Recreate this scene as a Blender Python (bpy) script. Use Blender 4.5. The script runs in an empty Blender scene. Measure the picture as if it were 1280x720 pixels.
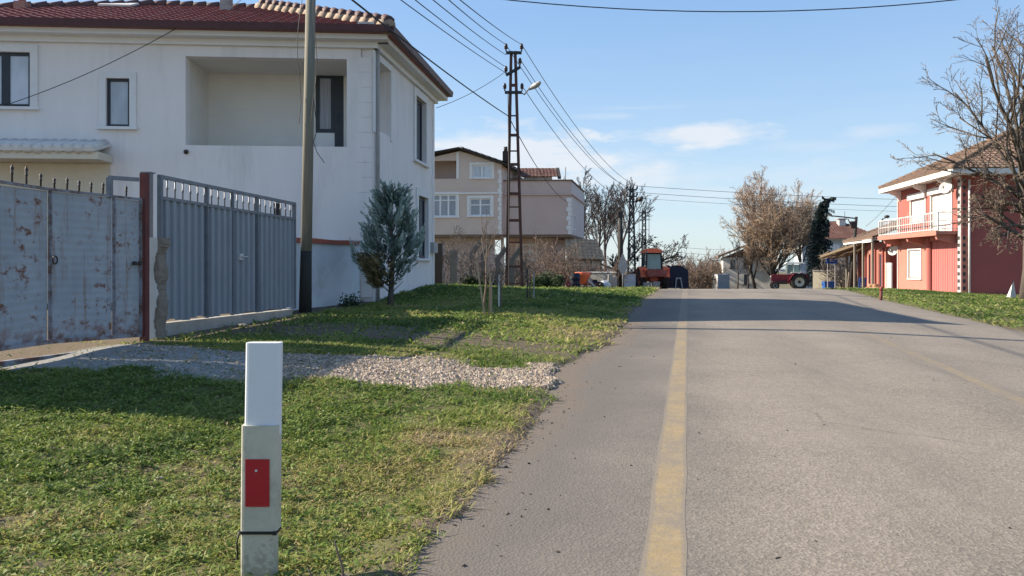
import bpy, math, random
import numpy as np
from mathutils import Vector, Matrix
R = random.Random(7)
scene = bpy.context.scene
COL = scene.collection
rad = math.radians
CAMZ = 1.3; HOR = 330.0; F = 1000.0; RD = 0.22      # eye height, horizon row, focal length in px, road skew
SUN = Vector((-0.980, 0.205, 0.572)).normalized()

# ------------------------------------------------------------------ helpers
def P(px, py, D):
    return Vector(((px-640)/F*D, D, CAMZ+(HOR-py)/F*D))

def smooth(a, b, x):
    t = np.clip((x-a)/(b-a), 0, 1); return t*t*(3-2*t)

def vnoise(x, y, s=1.0, seed=0):
    x = np.asarray(x, float)*s+seed*17.3; y = np.asarray(y, float)*s+seed*9.1
    xi = np.floor(x); yi = np.floor(y); fx = x-xi; fy = y-yi
    fx = fx*fx*(3-2*fx); fy = fy*fy*(3-2*fy)
    def h(a, b):
        v = np.sin(a*127.1+b*311.7+seed*5.7)*43758.5453
        return v-np.floor(v)
    return (h(xi, yi)*(1-fx)+h(xi+1, yi)*fx)*(1-fy)+(h(xi, yi+1)*(1-fx)+h(xi+1, yi+1)*fx)*fy

def fbm(x, y, s, seed=0):
    return (vnoise(x, y, s, seed)*.5+vnoise(x, y, s*2.1, seed+1)*.3+vnoise(x, y, s*4.3, seed+2)*.2)

def road_z(y):
    y = np.asarray(y, float)
    a = .011*y; b = CAMZ-.031*y; k = .12
    h = np.clip(.5+.5*(b-a)/k, 0, 1)
    z = b*(1-h)+a*h-k*h*(1-h)
    far = -3-(y-140)*.016
    z = np.where(y > 138.7, far, z)
    return np.where(y > 1200, -20-(y-1200)*.0068, z)

def edge_l(y):                       # left edge of the asphalt, in the skewed coordinate u
    y = np.asarray(y, float)
    return -1.22-.22*(fbm(y, y*0+3, .55, 4)-.5)*2-.10*(fbm(y, y*0, 2.6, 8)-.5)*2-.25*np.exp(-((y-9.2)/1.2)**2)

def ground(x, y):
    x = np.asarray(x, float); y = np.asarray(y, float)
    u = x-RD*y
    z = road_z(y)
    near = 1-smooth(60, 90, y)
    el = edge_l(y)
    left = .015+(.13*smooth(0, 3.6, el-u)+.03*smooth(.3,1.5,el-u))*smooth(4.5, 9.5, y)*(1-1.25*smooth(24, 33, y))-.085*smooth(.0,.5,el-u)*smooth(6.5,3.6,y)
    right = .02-.32*smooth(7.0, 14.5, u)*smooth(16, 34, y)-.11*(1-smooth(26, 35, y))
    tr = -.06-.13*smooth(2.0, 6.0, u)
    k1 = smooth(-.06, .10, el-u); k2 = smooth(6.2, 6.4, u)
    off = tr*(1-k1)*(1-k2)+left*k1+right*k2
    sq = smooth(33, 38, y)            # the junction beyond the crest is level with the road
    off = off*(1-sq)+(np.where(u > 6.3, right, .0)-.03)*sq
    z = z+off*near
    z = z+near*k1*(1-sq)*.16*np.exp(-(((x+2.4)/2.6)**2+((y-25)/4.0)**2))
    z = z+near*(k1+k2)*(1-sq)*.035*(fbm(x, y, 1.1, 3)-.5)
    return z

def gz(x, y): return float(ground(x, y))

ROOTM = {}
def inv_of(o):
    while o.parent is not None: o = o.parent
    return ROOTM.get(o.name, Matrix()).inverted()

class MB:
    def __init__(s): s.v = []; s.f = []; s.t = []; s.tint = None; s.sm = []
    def add(s, vs, fs, sm=False):
        n = len(s.v); s.v.extend([tuple(q) for q in vs])
        s.f.extend([tuple(i+n for i in f) for f in fs]); s.sm.extend([sm]*len(fs))
        if s.tint is not None: s.t.extend([s.tint]*len(vs))
    def box(s, c, sz, ax=None):
        c = Vector(c); hx, hy, hz = [q/2 for q in sz]
        X, Y, Z = ax if ax else (Vector((1,0,0)), Vector((0,1,0)), Vector((0,0,1)))
        vs = [c+X*(a*hx)+Y*(b*hy)+Z*(d*hz) for a in (-1,1) for b in (-1,1) for d in (-1,1)]
        s.add(vs, [(0,1,3,2),(4,6,7,5),(0,4,5,1),(2,3,7,6),(0,2,6,4),(1,5,7,3)])
    def bar(s, p, q, w, h=None):
        p = Vector(p); q = Vector(q); d = q-p; L = d.length
        if L < 1e-6: return
        d.normalize(); h = h or w
        u = Vector((0,0,1)) if abs(d.z) < .95 else Vector((0,1,0))
        x = d.cross(u).normalized(); y = x.cross(d).normalized()
        s.box((p+q)/2, (w, L, h), (x, d, y))
    def tube(s, pts, rs, n=6, cap=True):
        pts = [Vector(p) for p in pts]
        if not isinstance(rs, (list, tuple)): rs = [rs]*len(pts)
        vs = []; fs = []; m = len(pts)
        d0 = (pts[1]-pts[0]).normalized()
        ref = Vector((0,0,1)) if abs(d0.z) < .9 else Vector((1,0,0))
        x = d0.cross(ref).normalized()
        for i, p in enumerate(pts):
            d = (pts[min(i+1,m-1)]-pts[max(i-1,0)])
            if d.length < 1e-9: d = d0
            d = d.normalized()
            x = (x-d*x.dot(d))
            if x.length < 1e-6: x = d.cross(Vector((.3,.5,.8)))
            x.normalize(); y = d.cross(x)
            for k in range(n):
                a = 2*math.pi*k/n
                vs.append(p+(x*math.cos(a)+y*math.sin(a))*rs[i])
        for i in range(m-1):
            for k in range(n):
                a = i*n+k; b = i*n+(k+1) % n
                fs.append((a, b, b+n, a+n))
        if cap and n > 2:
            fs.append(tuple(range(n-1,-1,-1))); fs.append(tuple(range((m-1)*n, m*n)))
        s.add(vs, fs, n > 4)
    def cyl(s, p, q, r, n=16, r2=None): s.tube([p, q], [r, r if r2 is None else r2], n)
    def lathe(s, c, axis, prof, n=20, cap=True):     # prof: list of (radius, offset along axis)
        c = Vector(c); a = Vector(axis).normalized()
        ref = Vector((0,0,1)) if abs(a.z) < .9 else Vector((1,0,0))
        x = a.cross(ref).normalized(); y = a.cross(x)
        vs = []; fs = []
        for r, o in prof:
            for k in range(n):
                t = 2*math.pi*k/n
                vs.append(c+a*o+(x*math.cos(t)+y*math.sin(t))*r)
        for i in range(len(prof)-1):
            for k in range(n):
                p0 = i*n+k; p1 = i*n+(k+1) % n
                fs.append((p0, p1, p1+n, p0+n))
        if cap: fs.append(tuple(range(n-1,-1,-1))); fs.append(tuple(range((len(prof)-1)*n, len(prof)*n)))
        s.add(vs, fs, True)
    def prism(s, poly, ext):               # poly: 3D points of one planar face, ext: extrusion vector
        poly = [Vector(p) for p in poly]; e = Vector(ext); n = len(poly)
        vs = poly+[p+e for p in poly]
        fs = [tuple(range(n)), tuple(range(2*n-1, n-1, -1))]
        fs += [(i, i+n, (i+1) % n+n, (i+1) % n) for i in range(n)]
        s.add(vs, fs)
    def build(s, name, mat, parent=None, local=False, smooth=None):
        me = bpy.data.meshes.new(name)
        vs = s.v
        if parent is not None and not local:
            im = inv_of(parent); vs = [tuple(im @ Vector(q)) for q in vs]
        me.from_pydata(vs, [], s.f); 
        me.polygons.foreach_set('use_smooth', s.sm if smooth is None else [smooth]*len(s.f))
        if s.t and len(s.t) == len(s.v):
            a = me.attributes.new('tint', 'FLOAT', 'POINT'); a.data.foreach_set('value', s.t)
        me.materials.append(mat); me.update()
        o = bpy.data.objects.new(name, me); COL.objects.link(o)
        if parent is not None: o.parent = parent
        return o

def tag(o, label=None, cat=None, group=None, kind=None):
    if label: o['label'] = label
    if cat: o['category'] = cat
    if group: o['group'] = group
    if kind: o['kind'] = kind
    return o

def thing(name, label, cat, loc=(0,0,0), rz=0.0, group=None):
    o = bpy.data.objects.new(name, None); COL.objects.link(o)
    o.location = loc; o.rotation_euler = (0,0,rz); o.empty_display_size = .2
    ROOTM[o.name] = Matrix.Translation(Vector(loc)) @ Matrix.Rotation(rz, 4, 'Z')
    return tag(o, label, cat, group)

def copy_tree(o, parent=None):
    c = o.copy(); COL.objects.link(c)
    if parent is not None: c.parent = parent
    for ch in list(o.children): copy_tree(ch, c)
    return c

def dup(o, loc, rz, label, sc=1.0):
    c = copy_tree(o); c.location = loc; c.rotation_euler = (0,0,rz); c.scale = (sc,)*3
    c['label'] = label; return c

# ------------------------------------------------------------------ materials
def _nodes(name):
    m = bpy.data.materials.new(name); m.use_nodes = True
    nt = m.node_tree; nt.nodes.clear()
    out = nt.nodes.new('ShaderNodeOutputMaterial'); b = nt.nodes.new('ShaderNodeBsdfPrincipled')
    nt.links.new(b.outputs[0], out.inputs[0]); return m, nt, b, out

def noise(nt, scale, detail=4, rough=.6, vec=None, stretch=None):
    n = nt.nodes.new('ShaderNodeTexNoise'); n.inputs['Scale'].default_value = scale
    n.inputs['Detail'].default_value = detail; n.inputs['Roughness'].default_value = rough
    if vec is None:
        tc = nt.nodes.new('ShaderNodeTexCoord'); vec = tc.outputs['Object']
    if stretch:
        mp = nt.nodes.new('ShaderNodeMapping'); mp.inputs['Scale'].default_value = stretch
        nt.links.new(vec, mp.inputs['Vector']); vec = mp.outputs[0]
    nt.links.new(vec, n.inputs['Vector']); return n

def ramp(nt, src, stops):
    r = nt.nodes.new('ShaderNodeValToRGB'); e = r.color_ramp.elements
    while len(e) > 1: e.remove(e[-1])
    for i, (p, c) in enumerate(stops):
        q = e[0] if i == 0 else e.new(p)
        q.position = p
        if not isinstance(c, (tuple, list)): c = (c, c, c)
        q.color = (*c, 1)
    nt.links.new(src, r.inputs[0]); return r

def mix(nt, fac, a, b, mode='MIX'):
    m = nt.nodes.new('ShaderNodeMix'); m.data_type = 'RGBA'; m.blend_type = mode
    for sock, v in ((m.inputs[0], fac), (m.inputs[6], a), (m.inputs[7], b)):
        if isinstance(v, (int, float)): sock.default_value = v if sock == m.inputs[0] else (v, v, v, 1)
        elif isinstance(v, (tuple, list)): sock.default_value = (*v[:3], 1)
        else: nt.links.new(v, sock)
    return m.outputs[2]

def math_(nt, op, a, b=None, c=None, clamp=False):
    m = nt.nodes.new('ShaderNodeMath'); m.operation = op; m.use_clamp = clamp
    for i, v in enumerate((a, b, c)):
        if v is None: continue
        if isinstance(v, (int, float)): m.inputs[i].default_value = v
        else: nt.links.new(v, m.inputs[i])
    return m.outputs[0]

def bump(nt, b, src, strength=.3, dist=.01):
    n = nt.nodes.new('ShaderNodeBump'); n.inputs['Strength'].default_value = strength
    n.inputs['Distance'].default_value = dist
    nt.links.new(src, n.inputs['Height']); nt.links.new(n.outputs[0], b.inputs['Normal'])

def pm(name, col, col2=None, scale=3.0, rough=.8, bmp=.0, bscale=30, metal=0.0, stain=None, sscale=.7, spec=.4, stretch=None, sth=(.5,.7)):
    """two-tone noise material with optional larger stain colour and bump"""
    m, nt, b, _ = _nodes(name)
    col2 = col2 or tuple(c*.8 for c in col)
    n = noise(nt, scale, 5, .65, stretch=stretch)
    c = ramp(nt, n.outputs[0], [(.3, col2), (.7, col)]).outputs[0]
    if stain:
        n2 = noise(nt, sscale, 6, .7, stretch=stretch)
        f = ramp(nt, n2.outputs[0], [(sth[0], 0.0), (sth[1], 1.0)]).outputs[0]
        c = mix(nt, f, c, stain)
    nt.links.new(c, b.inputs['Base Color'])
    b.inputs['Roughness'].default_value = rough; b.inputs['Metallic'].default_value = metal
    b.inputs['Specular IOR Level'].default_value = spec
    if bmp: bump(nt, b, noise(nt, bscale, 4).outputs[0], bmp)
    return m

def tintmat(name, stops, rough=.7, trans=.0, nscale=None):
    m, nt, b, out = _nodes(name)
    a = nt.nodes.new('ShaderNodeAttribute'); a.attribute_name = 'tint'
    src = a.outputs['Fac']
    if nscale:
        n = noise(nt, nscale, 3); src = math_(nt, 'ADD', src, math_(nt, 'MULTIPLY', math_(nt, 'SUBTRACT', n.outputs[0], .5), .5))
    c = ramp(nt, src, stops).outputs[0]
    nt.links.new(c, b.inputs['Base Color']); b.inputs['Roughness'].default_value = rough
    b.inputs['Specular IOR Level'].default_value = .25
    if trans:
        t = nt.nodes.new('ShaderNodeBsdfTranslucent'); nt.links.new(c, t.inputs[0])
        ms = nt.nodes.new('ShaderNodeMixShader'); ms.inputs[0].default_value = trans
        nt.links.new(b.outputs[0], ms.inputs[1]); nt.links.new(t.outputs[0], ms.inputs[2])
        nt.links.new(ms.outputs[0], out.inputs[0])
    return m

def glass(name, col=(.10,.12,.15), rough=.06):
    m, nt, b, _ = _nodes(name)
    n = noise(nt, 1.3, 3, stretch=(1, 1, .4))
    c = ramp(nt, n.outputs[0], [(.35, tuple(q*.6 for q in col)), (.65, col)]).outputs[0]
    nt.links.new(c, b.inputs['Base Color']); b.inputs['Roughness'].default_value = rough
    b.inputs['Specular IOR Level'].default_value = .9
    return m

M = {}
M['plaster'] = pm('white_plaster', (.78,.73,.71), (.72,.675,.655), 1.6, .9, .12, 60, stain=(.56,.53,.515), sscale=1.1, sth=(.52,.85), stretch=(1.6,1.6,.28))
M['plaster_in'] = pm('loggia_plaster', (.70,.66,.60), (.64,.60,.55), 1.2, .9, .1, 60)
M['trimw'] = pm('white_render_trim', (.74,.72,.71), (.68,.66,.65), 4, .85, .05, 40)
M['trim'] = pm('white_trim', (.78,.75,.72), (.70,.68,.66), 4, .8, .05, 40)
M['cream'] = pm('cream_plaster', (.64,.57,.46), (.57,.51,.41), 2, .9)
M['roof_maroon'] = pm('maroon_tiles', (.27,.082,.075), (.15,.05,.05), 6, .65, .1, 30, stain=(.30,.16,.13), sscale=2.2, sth=(.55,.8))
M['gutter'] = pm('maroon_gutter', (.09,.03,.035), (.06,.022,.028), 4, .5)
M['mortar'] = pm('hip_mortar', (.40,.31,.23), (.22,.16,.12), 5, .95, .3, 25)
M['ridge'] = pm('ridge_caps', (.12,.055,.05), (.07,.04,.04), 8, .7)
M['pvc_dark'] = pm('anthracite_frame', (.030,.035,.045), (.022,.026,.034), 5, .45)
M['pvc_white'] = pm('white_frame', (.78,.78,.77), (.70,.70,.70), 6, .5)
M['glass'] = glass('window_glass', (.55,.58,.64), .12)  # pale base colour stands in for reflected sky and curtains
M['glass_dark'] = glass('dark_glass', (.05,.07,.10))
M['curtain'] = pm('net_curtain', (.42,.43,.46), (.24,.25,.28), 9, .8, stretch=(3,3,.15))
M['concrete'] = pm('concrete', (.36,.34,.31), (.27,.255,.235), 5, .95, .3, 40, stain=(.20,.19,.17), sscale=1.4)
M['postgrey'] = pm('weathered_concrete_post', (.19,.175,.16), (.13,.12,.11), 5, .95, .3, 40)
M['brickred'] = pm('red_coping', (.42,.12,.075), (.30,.09,.06), 9, .9, .2, 40)
M['galv'] = pm('galvanised_sheet', (.29,.315,.35), (.235,.26,.29), 3, .55, metal=.25, stain=(.25,.27,.31), sscale=1.5, stretch=(1,1,.35), sth=(.55,.75), bmp=.35, bscale=2.2)
M['steel'] = pm('grey_steel_tube', (.20,.215,.24), (.14,.15,.17), 7, .5, metal=.3, stain=(.20,.10,.06), sscale=3, sth=(.62,.75))
M['rustpost'] = pm('oxide_red_steel', (.16,.035,.032), (.10,.028,.025), 8, .7, .1, 50, stain=(.09,.04,.03), sscale=3)
M['rustframe'] = pm('rusty_frame', (.15,.085,.065), (.10,.055,.045), 9, .85, .2, 60, stain=(.24,.25,.28), sscale=4, sth=(.42,.56))
M['iron'] = pm('dark_iron', (.05,.035,.03), (.035,.028,.028), 8, .6)
M['blk'] = pm('black_rubber_cable', (.014,.014,.016), (.010,.010,.012), 8, .6)
M['wirealu'] = pm('aluminium_wire', (.05,.052,.058), (.035,.036,.04), 4, .6)
M['polewood'] = pm('weathered_pole_wood', (.235,.215,.17), (.15,.138,.112), 3, .9, .4, 40, stretch=(9,9,.5), stain=(.15,.155,.115), sscale=1.0)
M['polefoot'] = pm('tarred_pole_foot', (.03,.028,.025), (.02,.02,.018), 5, .8, .3, 30, stretch=(6,6,.6))
M['rustlattice'] = pm('rusty_lattice_steel', (.115,.05,.038), (.065,.034,.03), 6, .8, .1, 50)
M['darklattice'] = pm('dark_lattice_steel', (.035,.037,.042), (.022,.024,.028), 5, .7)
M['lampgrey'] = pm('lamp_housing', (.36,.36,.36), (.28,.28,.28), 5, .5)
M['porcelain'] = pm('brown_insulator', (.05,.03,.025), (.03,.02,.018), 6, .25)
M['beige'] = pm('beige_render', (.63,.50,.43), (.57,.45,.385), .8, .9, .05, 40, stain=(.53,.41,.33), sscale=.3, sth=(.55,.8))
M['beige2'] = pm('dusky_pink_render', (.56,.43,.38), (.50,.38,.34), .7, .9, .05, 40, stain=(.43,.33,.28), sscale=.3, sth=(.55,.8))
M['brownsoffit'] = pm('brown_soffit', (.20,.13,.085), (.14,.09,.06), 3, .9)
M['tile_brown'] = pm('brown_red_tiles', (.17,.075,.055), (.10,.05,.042), 3, .85, stain=(.20,.13,.095), sscale=1.2, sth=(.5,.75))
M['tile_old'] = pm('weathered_roof_tiles', (.19,.125,.09), (.12,.075,.056), 3, .9, stain=(.11,.09,.072), sscale=.9, sth=(.5,.75))
M['tile_cream'] = pm('pale_clay_tiles', (.48,.36,.23), (.26,.18,.115), 4, .9)
M['darkwood'] = pm('dark_roof_edge', (.045,.034,.03), (.03,.024,.022), 5, .8)
M['redwall'] = pm('oxide_red_wall', (.30,.088,.076), (.26,.077,.068), 1.0, .9, .05, 40, stain=(.20,.066,.06), sscale=.5, sth=(.55,.8))
M['salmon'] = pm('salmon_wall', (.40,.168,.128), (.36,.152,.115), 1.2, .9, .05, 40, stain=(.50,.20,.14), sscale=.6, sth=(.55,.8))
M['pinkdoor'] = pm('pink_metal_door', (.40,.135,.12), (.36,.12,.11), 2, .6)
M['white'] = pm('white_paint', (.66,.64,.61), (.58,.565,.54), 3, .7)
M['fadewhite'] = pm('old_white_wall', (.66,.64,.60), (.54,.52,.48), 1.5, .9, stain=(.36,.33,.29), sscale=1)
M['stripgrey'] = pm('greyed_white_strip', (.46,.43,.41), (.36,.335,.32), 4, .9)
M['rail'] = pm('pale_railing', (.60,.60,.58), (.45,.45,.44), 5, .5)
M['bluesign'] = pm('blue_sign', (.015,.085,.36), (.012,.07,.30), 3, .5)
M['bluebin'] = pm('blue_painted_steel', (.02,.09,.30), (.014,.06,.21), 4, .55)
M['posttop'] = pm('white_plastic_post', (.66,.69,.72), (.60,.63,.66), 5, .5, .03, 80)
M['postlow'] = pm('yellowed_plastic_post', (.50,.49,.40), (.42,.41,.33), 5, .55, .05, 80, stain=(.26,.245,.18), sscale=7, sth=(.50,.80))
M['redrefl'] = pm('red_reflector', (.40,.008,.018), (.34,.007,.015), 12, .35, stain=(.52,.10,.10), sscale=26, sth=(.70,.76))
M['stone'] = pm('fieldstone', (.30,.27,.23), (.20,.18,.155), 9, .95, .5, 30)
M['orange'] = pm('orange_red_paint', (.82,.17,.07), (.70,.14,.055), 5, .5, stain=(.28,.10,.06), sscale=3, sth=(.58,.8))
M['dullred'] = pm('dusty_red_paint', (.30,.06,.045), (.22,.05,.04), 5, .6, stain=(.25,.13,.09), sscale=3)
M['maroonpaint'] = pm('dark_red_paint', (.22,.022,.035), (.16,.018,.028), 5, .5)
M['tyre'] = pm('tyre_rubber', (.030,.027,.025), (.05,.043,.036), 5, .9, .2, 30)
M['creamrim'] = pm('cream_rim', (.62,.58,.47), (.52,.48,.38), 6, .6)
M['cabglass'] = glass('green_cab_glass', (.16,.27,.25))
M['greyglass'] = glass('grey_sheet', (.30,.36,.44), .3)
M['navy'] = pm('dark_navy_cover', (.016,.022,.045), (.010,.014,.03), 3, .7, .3, 12)
M['bark'] = pm('grey_bark', (.115,.095,.078), (.065,.055,.048), 6, .95, .5, 25, stretch=(3,3,.6))
M['barklight'] = pm('tan_twigs', (.44,.325,.235), (.31,.23,.17), 4, .95)
M['treetwig'] = pm('brown_grey_twigs', (.21,.155,.115), (.13,.10,.078), 4, .95)
M['barkdark'] = pm('dark_twigs', (.085,.068,.06), (.055,.045,.042), 4, .95)
M['barkgrey'] = pm('far_grey_twigs', (.125,.105,.098), (.085,.072,.068), 4, .95)
M['brushbrown'] = pm('dry_brush', (.185,.135,.105), (.12,.088,.07), 4, .95)
M['stakewood'] = pm('pale_stake', (.46,.34,.21), (.34,.25,.16), 6, .85, stretch=(5,5,.6))
M['straw'] = pm('dry_reed_thatch', (.22,.17,.115), (.14,.105,.072), 6, .95, .4, 20, stretch=(1,8,1))
M['logs'] = pm('cut_firewood', (.42,.25,.15), (.26,.15,.09), 6, .9)
M['whitesack'] = pm('white_sack', (.60,.62,.64), (.48,.50,.52), 6, .7)
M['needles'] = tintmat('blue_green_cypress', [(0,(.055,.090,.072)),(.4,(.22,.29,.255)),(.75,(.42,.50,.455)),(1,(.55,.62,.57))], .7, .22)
M['needles_dead'] = tintmat('browned_cypress', [(0,(.10,.085,.04)),(.5,(.20,.16,.07)),(1,(.30,.24,.12))], .8, .12)
M['conifer'] = tintmat('dark_conifer', [(0,(.016,.024,.023)),(.6,(.040,.056,.052)),(1,(.08,.105,.092))], .8, .05)
M['deadleaf'] = tintmat('brown_clinging_leaves', [(0,(.18,.12,.075)),(.5,(.31,.215,.135)),(1,(.43,.31,.20))], .9, .2)
M['ivy'] = tintmat('dark_green_leaves', [(0,(.014,.028,.012)),(.6,(.035,.065,.022)),(1,(.07,.11,.035))], .6, .12)
M['grassmat'] = tintmat('lawn_blades', [(0,(.062,.112,.026)),(.3,(.170,.245,.052)),(.55,(.300,.325,.088)),(.78,(.375,.320,.145)),(1,(.48,.37,.22))], .6, .45)
M['pebble'] = tintmat('pale_gravel', [(0,(.17,.132,.10)),(.5,(.33,.262,.20)),(1,(.52,.43,.345))], .95)
M['crumb'] = tintmat('dark_crumbs', [(0,(.02,.018,.016)),(1,(.07,.058,.045))], .95)

# ------------------------------------------------------------------ walls with openings
class Wall:
    def __init__(s, p0, p1, out):     # p0,p1: (x,y); out: a point on the outer side
        s.a = Vector((p0[0], p0[1], 0)); s.b = Vector((p1[0], p1[1], 0))
        d = s.b-s.a; s.L = d.length; s.d = d.normalized()
        n = Vector((s.d.y, -s.d.x, 0))
        if n.dot(Vector((out[0], out[1], 0))-s.a) < 0: n = -n
        s.n = n
    def pt(s, t, z, o=0.0): 
        q = s.a+s.d*t+s.n*o; return Vector((q.x, q.y, z))
    def hit(s, px, py, o=0.0):
        k = (px-640)/F; a = s.a+s.n*o
        t = (k*a.y-a.x)/(s.d.x-k*s.d.y)
        D = a.y+s.d.y*t
        return t, CAMZ+(HOR-py)/F*D
    def rect(s, x0, y0, x1, y1, o=0.0):
        xm = (x0+x1)/2; ym=(y0+y1)/2
        t0, _ = s.hit(x0, ym, o); t1, _ = s.hit(x1, ym, o)
        _, za = s.hit(xm, y0, o); _, zb = s.hit(xm, y1, o)
        return (min(t0,t1), min(za,zb), max(t0,t1), max(za,zb))
    def slab(s, mb, r, o0, o1):
        t0, z0, t1, z1 = r
        mb.box(s.pt((t0+t1)/2, (z0+z1)/2, (o0+o1)/2), (t1-t0, abs(o1-o0), z1-z0), (s.d, s.n, Vector((0,0,1))))
    def solid(s, mb, z0, z1, th, holes=(), t0=0.0, t1=None):
        t1 = s.L if t1 is None else t1
        ts = sorted({t0, t1, *[min(max(h[i],t0),t1) for h in holes for i in (0,2)]})
        zs = sorted({z0, z1, *[min(max(h[i],z0),z1) for h in holes for i in (1,3)]})
        def full(i, j):
            if i < 0 or j < 0 or i >= len(ts)-1 or j >= len(zs)-1: return False
            tc = (ts[i]+ts[i+1])/2; zc = (zs[j]+zs[j+1])/2
            return not any(h[0] < tc < h[2] and h[1] < zc < h[3] for h in holes)
        for i in range(len(ts)-1):
            for j in range(len(zs)-1):
                if not full(i, j): continue
                c = [[s.pt(t, z, o) for o in (0, -th)] for t in (ts[i], ts[i+1]) for z in (zs[j], zs[j+1])]
                (a,A),(b,B),(c_,C),(d,D) = c      # a=t0z0 b=t0z1 c=t1z0 d=t1z1
                vs = [a,b,c_,d,A,B,C,D]; fs = [(0,2,3,1),(4,5,7,6)]
                if not full(i-1,j): fs.append((0,1,5,4))
                if not full(i+1,j): fs.append((2,6,7,3))
                if not full(i,j-1): fs.append((0,4,6,2))
                if not full(i,j+1): fs.append((1,3,7,5))
                mb.add(vs, fs)

def window(root, W, r, fm, gm, depth=.12, fw=.07, vdiv=(), hdiv=(), surround=None, sw=.12, sill=True, name='window', smat=None):
    t0, z0, t1, z1 = r
    mb = MB(); o0, o1 = -depth, -depth+.06
    W.slab(mb, (t0, z0, t0+fw, z1), o0, o1); W.slab(mb, (t1-fw, z0, t1, z1), o0, o1)
    W.slab(mb, (t0+fw, z0, t1-fw, z0+fw), o0, o1); W.slab(mb, (t0+fw, z1-fw, t1-fw, z1), o0, o1)
    for v in vdiv:
        c = t0+(t1-t0)*v; W.slab(mb, (c-fw*.6, z0+fw, c+fw*.6, z1-fw), o0+.004, o1+.012)
    for v in hdiv:
        c = z0+(z1-z0)*v; W.slab(mb, (t0+fw, c-fw*.4, t1-fw, c+fw*.4), o0+.008, o1+.004)
    f = mb.build(name, fm, root)
    g = MB(); W.slab(g, (t0+fw*.5, z0+fw*.5, t1-fw*.5, z1-fw*.5), o0+.02, o0+.034); g.build('pane', gm, f)
    if surround:
        q = MB()
        W.slab(q, (t0-sw, z0-sw*.4, t0, z1+sw), .002, .045); W.slab(q, (t1, z0-sw*.4, t1+sw, z1+sw), .002, .045)
        W.slab(q, (t0, z1, t1, z1+sw), .002, .045); q.build('surround', surround, f)
    if sill:
        q = MB(); W.slab(q, (t0-sw-.04, z0-.07, t1+sw+.04, z0-.002), -depth, .10); q.build('sill', smat or surround or fm, f)
    return f

def tile_patch(mb, o, e, up, poly, cw=.24, ch=.34, amp=.035, sub=4):
    """roof plane with real tile corrugation: o corner, e along the eave, up along the slope, poly in (s,t)"""
    o = Vector(o); e = Vector(e).normalized(); up = Vector(up).normalized(); n = e.cross(up).normalized()
    if n.z < 0: n = -n
    s0 = min(p[0] for p in poly); s1 = max(p[0] for p in poly); t1 = max(p[1] for p in poly)
    def inside(x, y):
        c = False; m = len(poly)
        for i in range(m):
            (xa,ya),(xb,yb) = poly[i], poly[(i+1) % m]
            if (ya > y) != (yb > y) and x < (xb-xa)*(y-ya)/(yb-ya)+xa: c = not c
        return c
    ds = cw/sub; ns = int((s1-s0)/ds)+1; nt_ = int(math.ceil(t1/ch))
    for j in range(nt_):
        prev = None
        for i in range(ns):
            s = s0+i*ds; sc = s+ds/2
            ta, tb = j*ch, min((j+1)*ch+.03, t1)
            if not inside(sc, (ta+min(tb,t1))/2): prev = None; continue
            jj = .006*math.sin(j*12.9+int(s/cw)*78.2)
            h = [amp*abs(math.sin(math.pi*q/cw))+jj for q in (s, s+ds)]
            lo, hi = .045, .005
            a = o+e*s+up*ta+n*(h[0]+lo); b = o+e*(s+ds)+up*ta+n*(h[1]+lo)
            c = o+e*(s+ds)+up*tb+n*(h[1]+hi); d = o+e*s+up*tb+n*(h[0]+hi)
            a2 = o+e*s+up*ta; b2 = o+e*(s+ds)+up*ta
            mb.add([a,b,c,d,a2,b2], [(0,1,2,3),(4,5,1,0)])

def caps(mb, p, q, r=.13, step=.36):
    p = Vector(p); q = Vector(q); L = (q-p).length; d = (q-p).normalized(); n = max(1, int(L/step))
    for i in range(n):
        a = p+d*(L*i/n); b = p+d*(L*(i+1)/n+.05)
        mb.tube([a+Vector((0,0,.035)), b], [r*1.1, r*.9], 8)
# ------------------------------------------------------------------ camera, light, sky
cam = bpy.data.objects.new('camera', bpy.data.cameras.new('camera')); COL.objects.link(cam)
cam.location = (0, 0, CAMZ); cam.rotation_euler = (rad(90), 0, 0)
cam.data.sensor_width = 36; cam.data.lens = 36*F/1280; cam.data.shift_y = (HOR-360)/1280
cam.data.clip_end = 12000; cam.data.clip_start = .05
scene.camera = cam
sl = bpy.data.lights.new('sun', 'SUN'); sl.energy = 4.9; sl.angle = rad(.5); sl.color = (1, .885, .72)
so = bpy.data.objects.new('sun', sl); COL.objects.link(so)
so.rotation_euler = SUN.to_track_quat('Z', 'Y').to_euler()

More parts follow.
